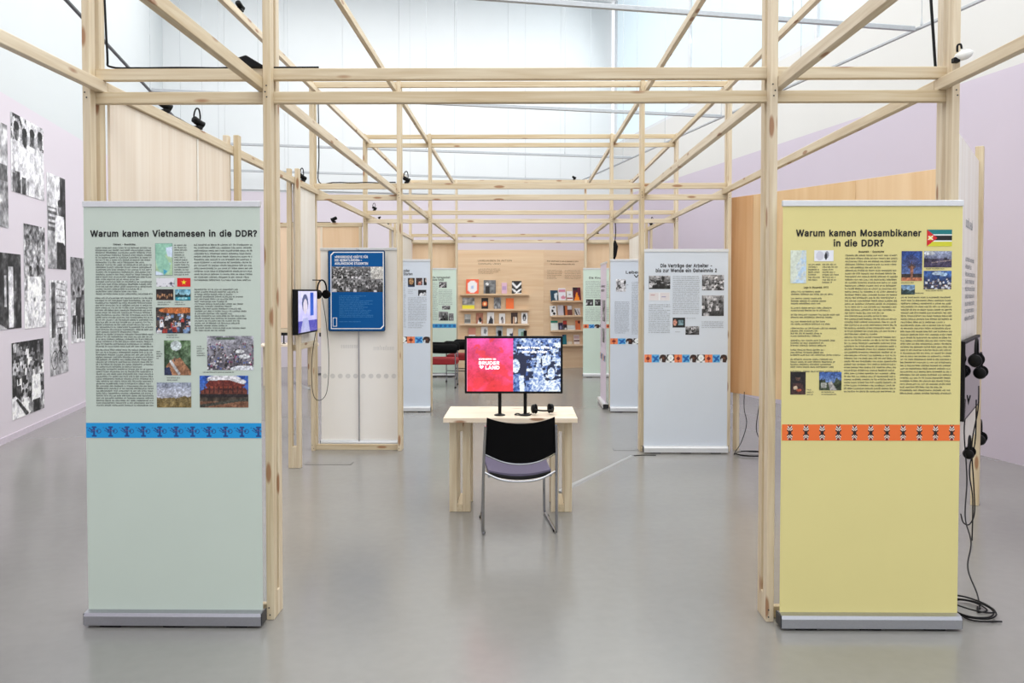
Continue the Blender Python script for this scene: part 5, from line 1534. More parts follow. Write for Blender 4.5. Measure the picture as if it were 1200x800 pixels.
# right half: blue duotone of a cheering crowd
rw_ = w_ - 83
cr_ = crowd(rw_, h_, 72, 60, .12, [(240, 240, 240), (40, 40, 40), (150, 150, 150)], (90, 90, 90), (150, 150, 150), (.22, .6))
cr_.mottle(150, 6, 7)
cr_.ell(.04, .5, .17, .2, (30, 30, 30)).ell(.17, .52, .12, .26, (15, 15, 15)).ell(.05, .52, .09, .13, (245, 245, 245)).poly([(0, .68), (.14, .66), (.3, 1), (0, 1)], (110, 110, 110)).poly([(.12, .7), (.22, .7), (.24, 1), (.14, 1)], (240, 240, 240))
cr_.line(.42, .95, .56, .3, .03, (200, 200, 200)).poly([(.42, .6), (.6, .55), (.72, 1), (.42, 1)], (190, 190, 190))
cr_.ell(.8, .6, .09, .13, (40, 40, 40)).ell(.8, .66, .075, .11, (232, 232, 232)).poly([(.7, .8), (.9, .78), (1, 1), (.62, 1)], (235, 235, 235))
cr_.poly([(.6, .34), (.8, .3), (.78, .5), (.62, .52)], (240, 240, 240))
cr_.mottle(90, 5, 19)
cr_.a = gritty(cr_.a, 11, .42)
cr_.a = (cr_.a - 130) * 1.3 + 105
g_ = np.clip(cr_.a.mean(2) / 255, 0, 1)[:, :, None]
duo = np.array((8, 52, 150)) * (1 - g_) + np.array((236, 246, 255)) * g_
duo *= np.clip(g_ * 2.2 + .4, 0, 1)
im.a[:, 83:] = duo
im.a[:, :1] = (236, 180, 220)
SMX, SMY = -0.056, 6.095
scr, sp_ = monitor('flat screen with red and blue film title on the wooden desk', (SMX, SMY, 0), 0, 0.712, 0.417, 1.0885, im.a)
fx = lambda px: (px - 603.0) * 6.09 / 986
fz = lambda py: 1.62 - (py - 341.5) * 6.09 / 986
GLOW = mat('glowing_white_letters', (250, 250, 252), 0.4, bump=0, emit=1.0)
text('film_title', 'EIGENSINN IM', fx(562), fx(582), fz(421.6), .0105, -0.003, GLOW, sp_, .04)
text('film_title', 'BRUDER', fx(562), fx(586.3), fz(427.2), .023, -0.003, GLOW, sp_, .055)
text('film_title', 'LAND', fx(569.8), fx(586.3), fz(432.6), .023, -0.003, GLOW, sp_, .055)
b = MB()
hp = []
for k in range(24):
    a = 2 * math.pi * k / 24
    hp.append((fx(565.2) + 0.00095 * 16 * math.sin(a) ** 3, -0.003, fz(430) + 0.00088 * (13 * math.cos(a) - 5 * math.cos(2 * a) - 2 * math.cos(3 * a) - math.cos(4 * a))))
b.v = hp
b.f = [tuple(range(24))]
b.build('heart_mark', GLOW, sp_)
marks([(fx(607), fx(648), fz(405.5), fz(409), .03, .018, 'c'), (fx(613), fx(643), fz(410.5), fz(414), .03, .018, 'c')], -0.003, 'screen_caption', GLOW, sp_, 61)
for k, x in enumerate((-0.102, 0.084)):
    b = MB()
    b.tube([(x, 0.048, 0.727), (x, 0.048, 1.335)], 0.0125, 12)
    b.build('stand_pole', BLACK, scr, smooth=True)
    b = MB()
    b.disc_stack([(0.04, 0.7155), (0.04, 0.722), (0.02, 0.728)], (x, 0.035, 0), 'Z', 20)
    b.build('stand_foot', BLACK, scr, smooth=False)
    boxo('bracket', BLACK, x - 0.03, x + 0.03, 0.035, 0.038, 0.95, 1.22, scr)


def headphones(label, loc, rotz=0.0, tilt=(0, 0), scale=1.0, group='headphones', flat=False):
    """headband arch with two padded cups; the arch opens downwards"""
    t = thing('headphones', label, 'headphones', loc, rotz, group)
    t.rotation_euler = (tilt[0], tilt[1], rotz)
    t.scale = (scale,) * 3
    b = MB()
    pts = [(0.075 * math.cos(R(a)), 0, 0.09 * math.sin(R(a))) for a in range(-12, 193, 12)]
    b.tube(pts, 0.0075, 8)
    b.build('headband', BLACK, t, smooth=True)
    for s in (-1, 1):
        b = MB()
        b.disc_stack([(0.02, s * 0.1), (0.036, s * 0.093), (0.04, s * 0.078), (0.036, s * 0.07)], (0, 0, -0.045), 'X', 18)
        c = b.build('ear_cup', BLACK, t, smooth=True)
        b = MB()
        b.disc_stack([(0.036, s * 0.071), (0.043, s * 0.062), (0.036, s * 0.052)], (0, 0, -0.045), 'X', 18)
        b.build('ear_pad', BLACKF, c, smooth=True)
    return t


hd = headphones('black headphones lying on the desk right of the screen pole', (0.165, 6.15, 0.715 + 0.043), R(14), (R(90), 0), 0.85, flat=True)
cb = MB()
cb.tube([(0.075, 6.17, .72), (0.02, 6.10, .721), (-.045, 6.12, .722), (-.03, 6.2, .72), (.0, 6.16, .72), (.06, 6.22, .72)], 0.004, 6, 8)
tag(cb.build('headphone_cable', CABLE, smooth=True), 'black cable looped on the desk between the screen poles', 'cable')

# chair
ch_ = thing('chair', 'black chair with chrome sled base in front of the desk', 'chair', (-0.01, 5.58, 0), R(5.5))
b = MB()
nu, nz_ = 14, 8
th = 0.014
for side in (0, 1):
    for j in range(nz_ + 1):
        for i in range(nu + 1):
            u = -1 + 2 * i / nu
            v = j / nz_
            halfw = 0.236 - 0.012 * v
            x = u * halfw
            zt = 0.795 - 0.034 * (1 - abs(u) ** 2.2)
            zb = 0.545 - 0.05 * (1 - abs(u) ** 2)
            z = zb + (zt - zb) * v
            y = -0.03 - 0.05 * v - 0.055 * (1 - u * u) + side * th
            b.v.append((x, y, z))
NN = (nu + 1) * (nz_ + 1)
for j in range(nz_):
    for i in range(nu):
        a = j * (nu + 1) + i
        b.f.append((a, a + 1, a + nu + 2, a + nu + 1))
        b.f.append((NN + a + nu + 1, NN + a + nu + 2, NN + a + 1, NN + a))
edge = [i for i in range(nu + 1)] + [j * (nu + 1) + nu for j in range(1, nz_ + 1)] + [nz_ * (nu + 1) + i for i in range(nu - 1, -1, -1)] + [j * (nu + 1) for j in range(nz_ - 1, 0, -1)]
for k in range(len(edge)):
    a, c = edge[k], edge[(k + 1) % len(edge)]
    b.f.append((a, NN + a, NN + c, c))
b.build('backrest', BLACKF, ch_, smooth=True)
b = MB()
nu, nv = 12, 10
for side in (0, 1):
    for j in range(nv + 1):
        for i in range(nu + 1):
            u = -1 + 2 * i / nu
            v = j / nv
            x = u * (0.218 - 0.01 * (1 - v))
            y = -0.005 - 0.03 * (1 - u * u) * (1 - v) + v * 0.44
            z = 0.435 + 0.03 * v - 0.018 * math.sin(math.pi * v) - 0.022 * (1 - u * u) * (1 - v) ** 2 - (0.035 if side else 0)
            b.v.append((x, y, z))
NN = (nu + 1) * (nv + 1)
for j in range(nv):
    for i in range(nu):
        a = j * (nu + 1) + i
        b.f.append((a, a + 1, a + nu + 2, a + nu + 1))
        b.f.append((NN + a + nu + 1, NN + a + nu + 2, NN + a + 1, NN + a))
edge = [i for i in range(nu + 1)] + [j * (nu + 1) + nu for j in range(1, nv + 1)] + [nv * (nu + 1) + i for i in range(nu - 1, -1, -1)] + [j * (nu + 1) for j in range(nv - 1, 0, -1)]
for k in range(len(edge)):
    a, c = edge[k], edge[(k + 1) % len(edge)]
    b.f.append((a, NN + a, NN + c, c))
st_ = b.build('seat', SEATC, ch_, smooth=True)
b = MB()
b.tube([(-0.205, -0.008, 0.412), (-0.1, -0.03, 0.393), (0, -0.037, 0.386), (0.1, -0.03, 0.393), (0.205, -0.008, 0.412)], 0.012, 8, 5)
b.build('seat_edge', BLACK, st_, smooth=True)
for s in (-1, 1):
    b = MB()
    b.tube([(s * .232, -.075, .74), (s * .24, -.045, .56), (s * .244, -.012, .36), (s * .247, 0.0, .06), (s * .246, 0.012, .02), (s * .243, .04, .0125),
            (s * .232, .47, .0125), (s * .229, .495, .022), (s * .226, .497, .06), (s * .218, .46, .40), (s * .212, .43, .425), (s * .208, .36, .415), (s * .206, .0, .392)], 0.0095, 8, 5)
    b.build('sled_leg', CHROME, ch_, smooth=True)
    for yy in (0.06, 0.44):
        boxo('glide', BLACK, s * .24 - .011, s * .24 + .011, yy - .02, yy + .02, 0.0, .012, ch_, bevel=0.002)
for nm, pts in (('back_rod', [(-.242, -.03, .55), (-.12, -.075, .503), (0, -.088, .488), (.12, -.075, .503), (.242, -.03, .55)]),
                ('seat_rod', [(-.245, -.012, .425), (-.13, -.045, .378), (0, -.055, .366), (.13, -.045, .378), (.245, -.012, .425)]),
                ('cross_rod', [(-.206, .03, .388), (0, .03, .385), (.206, .03, .388)])):
    b = MB()
    b.tube(pts, 0.0075, 8, 6)
    b.build(nm, CHROME, ch_, smooth=True)

# cable cover on the floor and its cable
def floor_strip(label, p0, p1, w=0.07, name='cable_cover'):
    L = math.hypot(p1[0] - p0[0], p1[1] - p0[1])
    t = MB()
    n = [(-w / 2, 0.0), (-w / 4, 0.013), (w / 4, 0.013), (w / 2, 0.0)]
    for x in (0, L):
        t.v += [(x, y, z) for y, z in n]
    t.f += [(0, 1, 5, 4), (1, 2, 6, 5), (2, 3, 7, 6), (0, 3, 7, 4), (0, 1, 2, 3), (4, 5, 6, 7)]
    o = t.build(name, COVERM, None, loc=(p0[0], p0[1], 0.0), rotz=math.atan2(p1[1] - p0[1], p1[0] - p0[0]))
    return tag(o, label, 'cable cover')


floor_strip('grey floor cable cover running from the desk towards the second row', (0.30, 6.75), (1.085, 8.23))
floor_strip('pale floor cable cover behind the white wall panel at left', (-4.05, 14.9), (-3.5, 13.9), 0.09)
b = MB()
b.tube([(1.06, 8.25, .004), (1.2, 8.3, .004), (1.33, 8.29, .004)], 0.004, 6, 6)
tag(b.build('floor_cable', CABLE, smooth=True), 'short dark cable leaving the floor cable cover', 'cable')


# ------------------------------------------------------------------ wall screen at left with headphones
im = Pic(70, 46, (226, 222, 250), (190, 180, 240))
im.rect(.62, .8, .05, .6, (60, 90, 190)).ell(.35, .3, .16, .22, (90, 90, 120)).ell(.36, .38, .11, .18, (226, 214, 226)).poly([(.05, 1), (.2, .62), (.5, .6), (.62, 1)], (206, 200, 240)).rect(0, 1, .72, 1, (90, 80, 170)).poly([(.1, 1), (.25, .66), (.5, .66), (.6, 1)], (180, 180, 220)).mottle(40, 6, 2)
ws, s_ = monitor('wall screen showing a bluish film, mounted on the left white panel', (-2.0, 7.86, 0), R(90), 0.72, 0.41, 1.435, im.a, thick=0.05)
boxo('wall_mount', BLACK, -0.12, 0.12, 0.05, 0.081, 1.35, 1.5, ws)
headphones('black headphones hanging beside the wall screen at left', (-1.985, 8.36, 1.64), R(70), scale=1.05)
b = MB()
b.tube([(-2.09, 8.37, 1.735), (-1.97, 8.365, 1.732)], 0.006, 6)
tag(b.build('headphone_hook', BLACK, smooth=True), 'black hook on the white panel holding the headphones by the wall screen', 'hook')
b = MB()
b.tube([(-2.03, 8.3, 1.25), (-2.09, 8.36, .95), (-2.09, 8.38, .62), (-2.03, 8.385, .53), (-1.95, 8.39, .62), (-1.93, 8.4, .95), (-1.95, 8.38, 1.3), (-1.98, 8.34, 1.56)], 0.0035, 6, 8)
tag(b.build('headphone_cable', CABLE, smooth=True), 'thin cable hanging in a loop below the wall screen', 'cable')

# ------------------------------------------------------------------ big dark screen and headphones on the edge-on text panel
DARKS = mat('glossy_dark_screen', (30, 30, 34), 0.06, bump=0)
d_ = Vector((math.cos(pd), math.sin(pd)))
n_ = Vector((math.sin(pd), -math.cos(pd)))        # towards the aisle side that shows


def tp(a, off, z):
    return (PX + d_.x * a + n_.x * off, PY + d_.y * a + n_.y * off, z)


l_ = tp(0.5, 0.047, 0)
m2, s2 = monitor('glossy dark screen seen edge on, mounted on the text panel', l_, pd, 1.05, 0.5, 1.06, None, thick=0.03, screen_m=DARKS)
boxo('wall_mount', BLACK, -.2, .2, .03, .047, .95, 1.15, m2)
headphones('black headphones hanging highest in front of the edge-on screen', tp(0.1, 0.1, 1.235), pd, scale=1.0)
headphones('black headphones hanging lower and farther back on the edge-on screen', tp(0.42, 0.1, 1.13), pd, scale=0.95)
headphones('black headphones hanging on the outer side of the text panel post', tp(1.5, 0.02, 0.53), pd, scale=1.05)
headphones('small black headset hanging low beside the yellow banner', tp(0.2, 0.06, 0.62), pd, scale=0.8)
for i, pts in enumerate(([(2.898, 5.45, 0.951), (2.847, 5.42, 0.751), (2.805, 5.3, 0.447), (2.692, 5.1, 0.257), (2.569, 4.8, 0.19), (2.446, 4.6, 0.108), (2.39, 4.4, 0.038), (2.33, 4.26, 0.01)],
                         [(2.979, 5.5, 1.006), (2.949, 5.45, 0.857), (2.887, 5.4, 0.644), (2.901, 5.4, 0.397), (2.899, 5.38, 0.209), (2.857, 5.36, 0.138), (2.808, 5.34, 0.154), (2.77, 5.3, 0.219)],
                         [(2.991, 5.55, 0.91), (2.962, 5.5, 0.654), (2.9, 5.45, 0.469), (2.924, 5.45, 0.274), (2.923, 5.45, 0.006)])):
    b = MB()
    b.tube(pts, 0.004, 6, 8)
    tag(b.build('hanging_cable', CABLE, smooth=True), ('long black cable running from the edge-on screen down to the coil on the floor', 'black cable hanging in a low loop beside the yellow banner', 'thin black cable hanging straight down to the floor below the edge-on screen')[i], 'cable', 'cables below the edge-on screen')
b = MB()
P_ = [(2.34, 4.3, .006), (2.3, 4.22, .008)]
for k in range(26):
    a = k * 0.85
    P_.append((2.27 + 0.085 * math.cos(a) + .02 * math.sin(k), 4.24 + 0.13 * math.sin(a), 0.012 + 0.002 * k * (0.5 + 0.5 * math.sin(a * .5))))
P_ += [(2.2, 4.12, .01), (2.35, 4.1, .008)]
b.tube(P_, 0.0042, 6, 6)
tag(b.build('cable_coil', CABLE, smooth=True), 'black cable coiled on the floor right of the yellow banner base', 'cable')
b = MB()
P_ = [(2.225, 8.4, .62), (2.225, 8.4, .45), (2.25, 8.4, .3), (2.2, 8.4, .12), (2.12, 8.36, .01)]
for k in range(14):
    a = k * .9
    P_.append((2.29 + .16 * math.cos(a + 3), 8.33 + .12 * math.sin(a + 3), .008 + .001 * k))
P_ += [(2.38, 8.25, .06), (2.3, 8.22, .25), (2.31, 8.22, .42), (2.34, 8.2, .62)]
b.tube(P_, 0.004, 6, 6)
tag(b.build('cable_coil', CABLE, smooth=True), 'thin black cable coiled under the large plywood wall', 'cable')

# ------------------------------------------------------------------ shelf wall with books at the far end
YS = 17.6
SS = 986 / YS
sx = lambda px: (px - 611) / SS
sz = lambda py: 1.62 - (py - 341.5) / SS
SW = thing('shelf_wall', 'plywood shelf wall with book ledges at the far end of the aisle', 'shelf', (0, YS, 0))
x0, x1 = sx(528), sx(637)
for (a, b_) in ((x0, x1),):
    ply(SW, PLY_S, a, b_, 0.0, 2.49, 0.0, 0.02)
for py in (344.7, 362.4, 379.7, 396.5):
    boxo('shelf', PLY_S, sx(539), sx(620), -0.1, 0.0, sz(py) - 0.022, sz(py), SW, bevel=0.001)
    boxo('shelf_lip', PLY_S, sx(539), sx(620), -0.106, -0.1, sz(py) - 0.022, sz(py) + 0.015, SW)
text('heading', 'LANGJAHREN IN AKTION', sx(560), sx(599.5), sz(306.3), 0.035, -0.002, INKB, SW, 0.0)
text('heading', 'Community Library', sx(560.5), sx(587), sz(309.8), 0.035, -0.002, INKB, SW, 0.0)
marks([(sx(560.5), sx(587), sz(314.5), sz(321), .03, .017, 'l')], -0.002, 'small_text', INKB, SW, 62, 2)
AR = R(20)
SW2 = thing('shelf_wall', 'plywood shelf wall turned aside with crowded book ledges, right', 'shelf', (x1 + .003, YS, 0), AR)


def side(px, py, off=0.0):
    """spot on the turned shelf wall, off = distance in front of it"""
    k = (px - 611) / 986
    X0, Y0 = x1 + .003 + off * math.sin(AR), YS - off * math.cos(AR)
    a = (Y0 * k - X0) / (math.cos(AR) - k * math.sin(AR))
    return a, 1.62 - (py - 341.5) * (Y0 + a * math.sin(AR)) / 986


ply(SW2, PLY_S, 0, 1.3, 0.0, 2.49, 0.0, 0.02)
for py in (352.7, 370, 387.2, 404.2):
    a0, z = side(645, py)
    boxo('shelf', PLY_S, a0, a0 + 0.85, -0.1, 0.0, z - 0.022, z, SW2, bevel=0.001)
    boxo('shelf_lip', PLY_S, a0, a0 + 0.85, -0.106, -0.1, z - 0.022, z + 0.015, SW2)
a0, z = side(641, 306.5)
a1, _ = side(677.5, 306.5)
marks([(a0, a1, z + .03, z - .005, .05, .03, 'c'), (a0 + .07, a1 - .08, z - .03, z - .07, .05, .03, 'c')], -0.002, 'heading', INKB, SW2, 63)
marks([(a0, a0 + .34, z - .17, z - .37, .034, .016, 'j'), (a0 + .4, a1 + .06, z - .17, z - .37, .034, .016, 'j')], -0.002, 'small_text', INKB, SW2, 64, 2)


def book(label, cover, a0, a1, z0, z1, base, rotz, group, lean=9):
    """a book leaning on the wall with its cover to the front, standing on the ledge"""
    w, h = a1 - a0, (z1 - z0)
    t = thing('book', label, 'book', (0, 0, 0), 0, group)
    b = MB()
    b.box(-w / 2, w / 2, 0.0, 0.016, 0, h)
    b.build('page_block', WHITEI, t)
    raster('cover', cover.a, -w / 2 - .002, w / 2 + .002, 0, h + .002, -0.0015, t)
    off = 0.028 + h * math.sin(R(lean))
    cx = (a0 + a1) / 2
    ca, sa = math.cos(rotz), math.sin(rotz)
    t.location = (base[0] + cx * ca + off * sa, base[1] + cx * sa - off * ca, z0)
    t.rotation_euler = (R(-lean), 0, rotz)
    return t


def cov(bg, seed, marks_=(), mot=0):
    p = Pic(12, 16, bg)
    if mot:
        p.mottle(mot, 4, seed)
    for (k, *a) in marks_:
        getattr(p, k)(*a)
    return p


Kk, Wh = (18, 18, 20), (238, 238, 240)
ROWS = [
    (343.4, 'books on the top ledge of the left shelf wall', [
        (546.5, 561, 327, 'book with orange cover and large white blob', cov((238, 98, 62), 1, [('ell', .5, .5, .36, .38, Wh), ('ell', .5, .55, .12, .1, (170, 190, 230))])),
        (567, 581, 328, 'large grey and black photo book', cov((120, 122, 124), 2, [('rect', .15, .5, .45, 1, Kk), ('ell', .3, .3, .1, .1, Wh)], 120)),
        (588, 594, 331, 'slim lilac booklet on the top ledge', cov((214, 176, 196), 3, [('rect', .2, .8, .3, .6, (180, 150, 190))])),
        (600, 611, 329, 'book with black and white zigzag cover', cov(Kk, 4, [('line', .1, .2, .5, .5, .07, Wh), ('line', .5, .5, .9, .2, .07, Wh), ('line', .1, .6, .5, .85, .07, Wh), ('line', .5, .85, .9, .6, .07, Wh), ('rect', .3, 1, .9, 1, Wh)]))]),
    (361.2, 'books on the second ledge of the left shelf wall', [
        (542, 556, 348.5, 'black and white book with bright yellow foot', cov((150, 150, 150), 5, [('rect', 0, 1, .65, 1, (236, 226, 60))], 200)),
        (564.5, 572, 349, 'black book with a glowing orange middle', cov(Kk, 6, [('ell', .5, .5, .35, .2, (230, 110, 50)), ('ell', .5, .5, .15, .1, (250, 220, 160))])),
        (579, 587, 348.3, 'grey patterned book on the second ledge', cov((120, 122, 126), 7, [], 220)),
        (593, 602, 349.3, 'plain orange book on the second ledge', cov((244, 116, 52), 8, [('rect', .2, .8, .1, .15, (200, 80, 30))]))]),
    (378.4, 'books on the third ledge of the left shelf wall', [
        (544.5, 551.5, 368, 'small grey book at the left end of the third ledge', cov((176, 178, 176), 9, [('rect', .1, .9, .5, .8, (110, 112, 110))], 60)),
        (558, 566, 366.5, 'brown book with white and black figure', cov((170, 112, 90), 10, [('poly', [(.2, 1), (.5, .4), (.8, 1)], Wh), ('ell', .6, .6, .2, .2, Kk)], 60)),
        (571, 579, 365.5, 'white book with large black figure on the third ledge', cov(Wh, 11, [('poly', [(.15, 1), (.5, .3), (.8, .6), (.85, 1)], (30, 36, 50))])),
        (585, 591.8, 367, 'white book with small dark figure on the third ledge', cov(Wh, 12, [('ell', .5, .5, .18, .2, (50, 50, 54)), ('rect', .45, .75, .5, .9, (150, 140, 140))])),
        (599, 606.5, 366, 'dark brown book with pale figures', cov((58, 36, 30), 13, [('rect', .35, .5, .35, 1, (220, 180, 150)), ('ell', .7, .6, .12, .25, (240, 230, 220))], 60)),
        (611, 618, 366, 'white book with black oval at the right end of the third ledge', cov(Wh, 14, [('ell', .5, .4, .26, .3, (40, 44, 52)), ('ell', .5, .5, .1, .12, (190, 190, 196))]))]),
    (395.2, 'books on the lowest visible ledge of the left shelf wall', [
        (549, 557.5, 384, 'pale red booklet with white stripe just above the screen', cov((206, 140, 120), 15, [('rect', .1, .9, .6, .8, Wh)])),
        (564, 571.5, 382.5, 'white and grey booklet just above the screen', cov((226, 228, 232), 16, [('ell', .6, .4, .2, .2, (120, 124, 130)), ('rect', 0, 1, .85, 1, (110, 90, 90))])),
        (581.5, 589, 382, 'grey booklet behind the left screen pole', cov((170, 178, 184), 17, [('ell', .5, .5, .3, .2, (90, 100, 110))], 50)),
        (594, 601, 384.5, 'white booklet with blue and black corner above the screen', cov(Wh, 18, [('poly', [(.3, 1), (1, .3), (1, 1)], (34, 48, 96)), ('ell', .6, .6, .15, .12, Kk)])),
        (607.5, 615, 385, 'pale blue green booklet beside the right screen pole', cov((176, 204, 206), 19, [('rect', .4, .9, .3, .8, (110, 150, 130))], 40))]),
]
for base, grp, items in ROWS:
    for (a, b_, top, lab, cv) in items:
        book(lab, cv, sx(a), sx(b_), sz(base + 1.3), sz(top), (0, YS), 0.0, grp)
ROWS2 = [
    (351.8, 'books on the top ledge of the right shelf wall', [
        (645.5, 654, 340, 'dark teal book at the left end of the right top ledge', cov((22, 62, 84), 21, [('poly', [(.5, .3), (.9, .25), (.8, .9), (.55, .8)], (210, 220, 226))])),
        (654.8, 663, 337.5, 'white book with pink lettering', cov((226, 226, 234), 22, [('rect', .1, .9, .1, .3, (206, 130, 150)), ('ell', .6, .7, .3, .12, (214, 140, 160))])),
        (664.8, 671, 341, 'small white book with red stripe', cov((232, 232, 232), 23, [('rect', 0, 1, .6, .75, (150, 30, 40)), ('rect', .3, .7, .3, .4, (90, 90, 90))])),
        (671.6, 680.6, 336.5, 'dark book with orange flame', cov((96, 24, 40), 24, [('poly', [(.1, 1), (.5, .3), (.85, 1)], (244, 140, 30)), ('rect', .1, .6, 0, .25, (40, 24, 30))]))]),
    (369.2, 'books on the second ledge of the right shelf wall', [
        (645, 652, 358, 'white book with black splashes', cov(Wh, 25, [('ell', .4, .5, .16, .14, Kk), ('ell', .6, .75, .2, .12, Kk), ('ell', .6, .2, .16, .06, Kk)])),
        (654, 660.3, 357.5, 'plain lilac grey book', cov((206, 204, 214), 26, [('rect', .2, .8, .3, .34, (150, 150, 160))])),
        (661, 665, 358, 'narrow black and orange book', cov((200, 110, 60), 27, [('rect', 0, .4, 0, 1, (50, 24, 22))])),
        (665.2, 670.6, 358, 'brown book with white top', cov((110, 62, 56), 28, [('rect', .1, .9, 0, .4, (222, 222, 226))])),
        (674, 680.2, 361, 'small white book with black slanting figure', cov((222, 220, 222), 29, [('line', .1, .2, .5, 1, .12, Kk), ('line', .5, .2, .9, .9, .07, (120, 110, 120))]))]),
    (386.4, 'books on the third ledge of the right shelf wall', [
        (646, 654, 375.5, 'white book with green top', cov((226, 236, 232), 30, [('rect', 0, 1, 0, .25, (40, 130, 110))])),
        (655, 660, 378, 'small dark blue book', cov((42, 40, 70), 31, [('ell', .5, .6, .2, .2, (150, 150, 180))])),
        (660.3, 664.6, 375.5, 'narrow black book with red top', cov((40, 30, 40), 32, [('rect', 0, 1, .05, .4, (180, 60, 50)), ('ell', .6, .8, .3, .1, (210, 214, 214))])),
        (665, 674, 381, 'low pale landscape booklet', cov((222, 228, 226), 33, [('rect', .1, .9, .5, .55, (160, 170, 170))])),
        (674.6, 680.4, 375.3, 'orange book with dark corner', cov((212, 112, 66), 34, [('ell', .7, .2, .2, .12, (70, 30, 24))]))]),
    (403.6, 'books on the lowest ledge of the right shelf wall', [
        (659.5, 664.2, 392, 'teal book on the lowest ledge', cov((16, 110, 124), 35, [('rect', 0, .5, 0, .2, (30, 40, 90))])),
        (665, 671, 400, 'low stack of pale leaflets', cov((214, 206, 190), 36, [])),
        (673, 679.3, 392, 'white and brown booklet on the lowest ledge', cov((226, 216, 212), 37, [('rect', 0, 1, .5, .65, (100, 50, 44)), ('rect', .1, .9, .1, .4, (200, 170, 170))]))]),
]
for base, grp, items in ROWS2:
    for (a, b_, top, lab, cv) in items:
        aa, z0 = side(a, base + 1.0, .06)
        ab, z1 = side(b_, top, .06)
        book(lab, cv, aa, ab, z0, z1, (x1 + .003, YS), AR, grp)


# ------------------------------------------------------------------ red and black armchairs near the shelf wall
def armchair(label, loc, rotz):
    t = thing('armchair', label, 'chair', loc, rotz, 'red and black armchairs')
    b = MB()
    # seat cushion, rounded
    for (r_, z) in ((.25, .39), (.275, .405), (.275, .47), (.25, .49)):
        for k in range(24):
            a = 2 * math.pi * k / 24
            c, s = math.cos(a), math.sin(a)
            f = (abs(c) ** 5 + abs(s) ** 5) ** (-1 / 5)
            b.v.append((r_ * f * c, r_ * f * s, z))
    for j in range(3):
        for k in range(24):
            b.f.append((j * 24 + k, j * 24 + (k + 1) % 24, (j + 1) * 24 + (k + 1) % 24, (j + 1) * 24 + k))
    b.f.append(tuple(range(24)))
    b.f.append(tuple(range(72, 96)))
    b.build('seat', RED, t, smooth=True)
    b = MB()
    pts = [(.27, .27, .66), (.285, .05, .66), (.27, -.15, .665), (.17, -.28, .67), (0, -.31, .675), (-.17, -.28, .67), (-.27, -.15, .665), (-.285, .05, .66), (-.27, .27, .66)]
    b.tube(pts, [0.06] + [0.078] * (4 * 8 - 1) + [0.06], 12, 4)
    b.build('arm_roll', BLACKF, t, smooth=True)
    for (x, y) in ((-.25, .24), (.25, .24), (-.25, -.22), (.25, -.22)):
        b = MB()
        b.tube([(x, y, .02), (x, y, .62)], .011, 8)
        l = b.build('leg', CHROME, t, smooth=True)
        b = MB()
        b.disc_stack([(.017, 0), (.017, .022)], (x, y, 0), 'Z', 10)
        b.build('foot', BLACK, l)
    for y in (.24, -.22):
        b = MB()
        b.tube([(-.25, y, .38), (.25, y, .38)], .009, 8)
        b.build('cross_rod', CHROME, t, smooth=True)
    for x in (-.25, .25):
        b = MB()
        b.tube([(x, .24, .2), (x, -.22, .2)], .007, 8)
        b.build('side_rod', BLACK, t, smooth=True)
    return t


armchair('red seated armchair with black arm roll, the nearer of the two', (-1.35, 14.35, 0), R(-90))
armchair('red seated armchair with black arm roll, the farther, half behind the screen', (-1.05, 15.25, 0), R(75))

# ------------------------------------------------------------------ far left: second desk with small screen and stand
D2 = make_table('pale wooden desk with black screen seen through the gap at left', (-3.95, 14.3, 0))
D2.rotation_euler = (0, 0, R(15))
sm, _ = monitor('small black screen on the far desk at left', (-4.0, 14.55, 0), R(15), 0.5, 0.32, 1.02, None, screen_m=DARKS)
for x in (-.12, .12):
    b = MB()
    b.tube([(x, .045, .716), (x, .045, 1.1)], .011, 8)
    b.build('stand_pole', BLACK, sm, smooth=True)
    b = MB()
    b.disc_stack([(.04, .7155), (.02, .726)], (x, .045, 0), 'Z', 16)
    b.build('stand_foot', BLACK, sm)
headphones('black headphones lying on the far desk at left', (-3.62, 14.5, .715 + .048), R(30), (R(90), 0), 1.1)
b = MB()
stn = thing('floor_stand', 'slim dark stand on a round foot beyond the left wall panel', 'stand', (-3.9, 16.4, 0))
b.disc_stack([(.13, 0), (.13, .015), (.02, .03)], (0, 0, 0), 'Z', 18)
b.build('foot', DARKM, stn)
b = MB()
b.tube([(0, 0, .02), (0, 0, .75)], .014, 8)
b.build('pole', DARKM, stn, smooth=True)
boxo('head', DARKM, -.05, .05, -.03, .03, .74, .9, stn, bevel=.01)


# ------------------------------------------------------------------ small spotlights, cables and boxes on the beams
def clamp_lamp(label, loc, rotz=0.0, scale=1.0, loop=True, tilt=0.0):
    t = thing('clamp_spotlight', label, 'lamp', loc, rotz, 'small black spotlights on the beams')
    t.scale = (scale * 0.62,) * 3
    boxo('clamp', BLACK, -.03, .03, -.04, .04, 0, .035, t, bevel=.004)
    b = MB()
    b.tube([(0, 0, .03), (.0, .0, .06)], .01, 8)
    b.build('stem', BLACK, t, smooth=True)
    b = MB()
    b.disc_stack([(.022, -.06), (.034, -.05), (.036, .03), (.042, .06), (.036, .062)], (0, 0, 0), 'X', 14)
    h = b.build('lamp_head', BLACK, t, smooth=True)
    h.location = (0, 0, .075)
    h.rotation_euler = (0, R(25 + tilt), 0)
    b = MB()
    b.disc_stack([(.034, .0615), (.03, .064)], (0, 0, 0), 'X', 14)
    b.build('lens', mat('lamp_lens', (110, 120, 140), .1, bump=0), h)
    if loop:
        b = MB()
        b.tube([(-.035, 0, .05), (-.045, 0, .13), (-.02, 0, .2), (.015, 0, .2), (.03, 0, .12), (.01, 0, .06)], .008, 8, 6)
        b.build('cable_loop', CABLE, t, smooth=True)
    return t


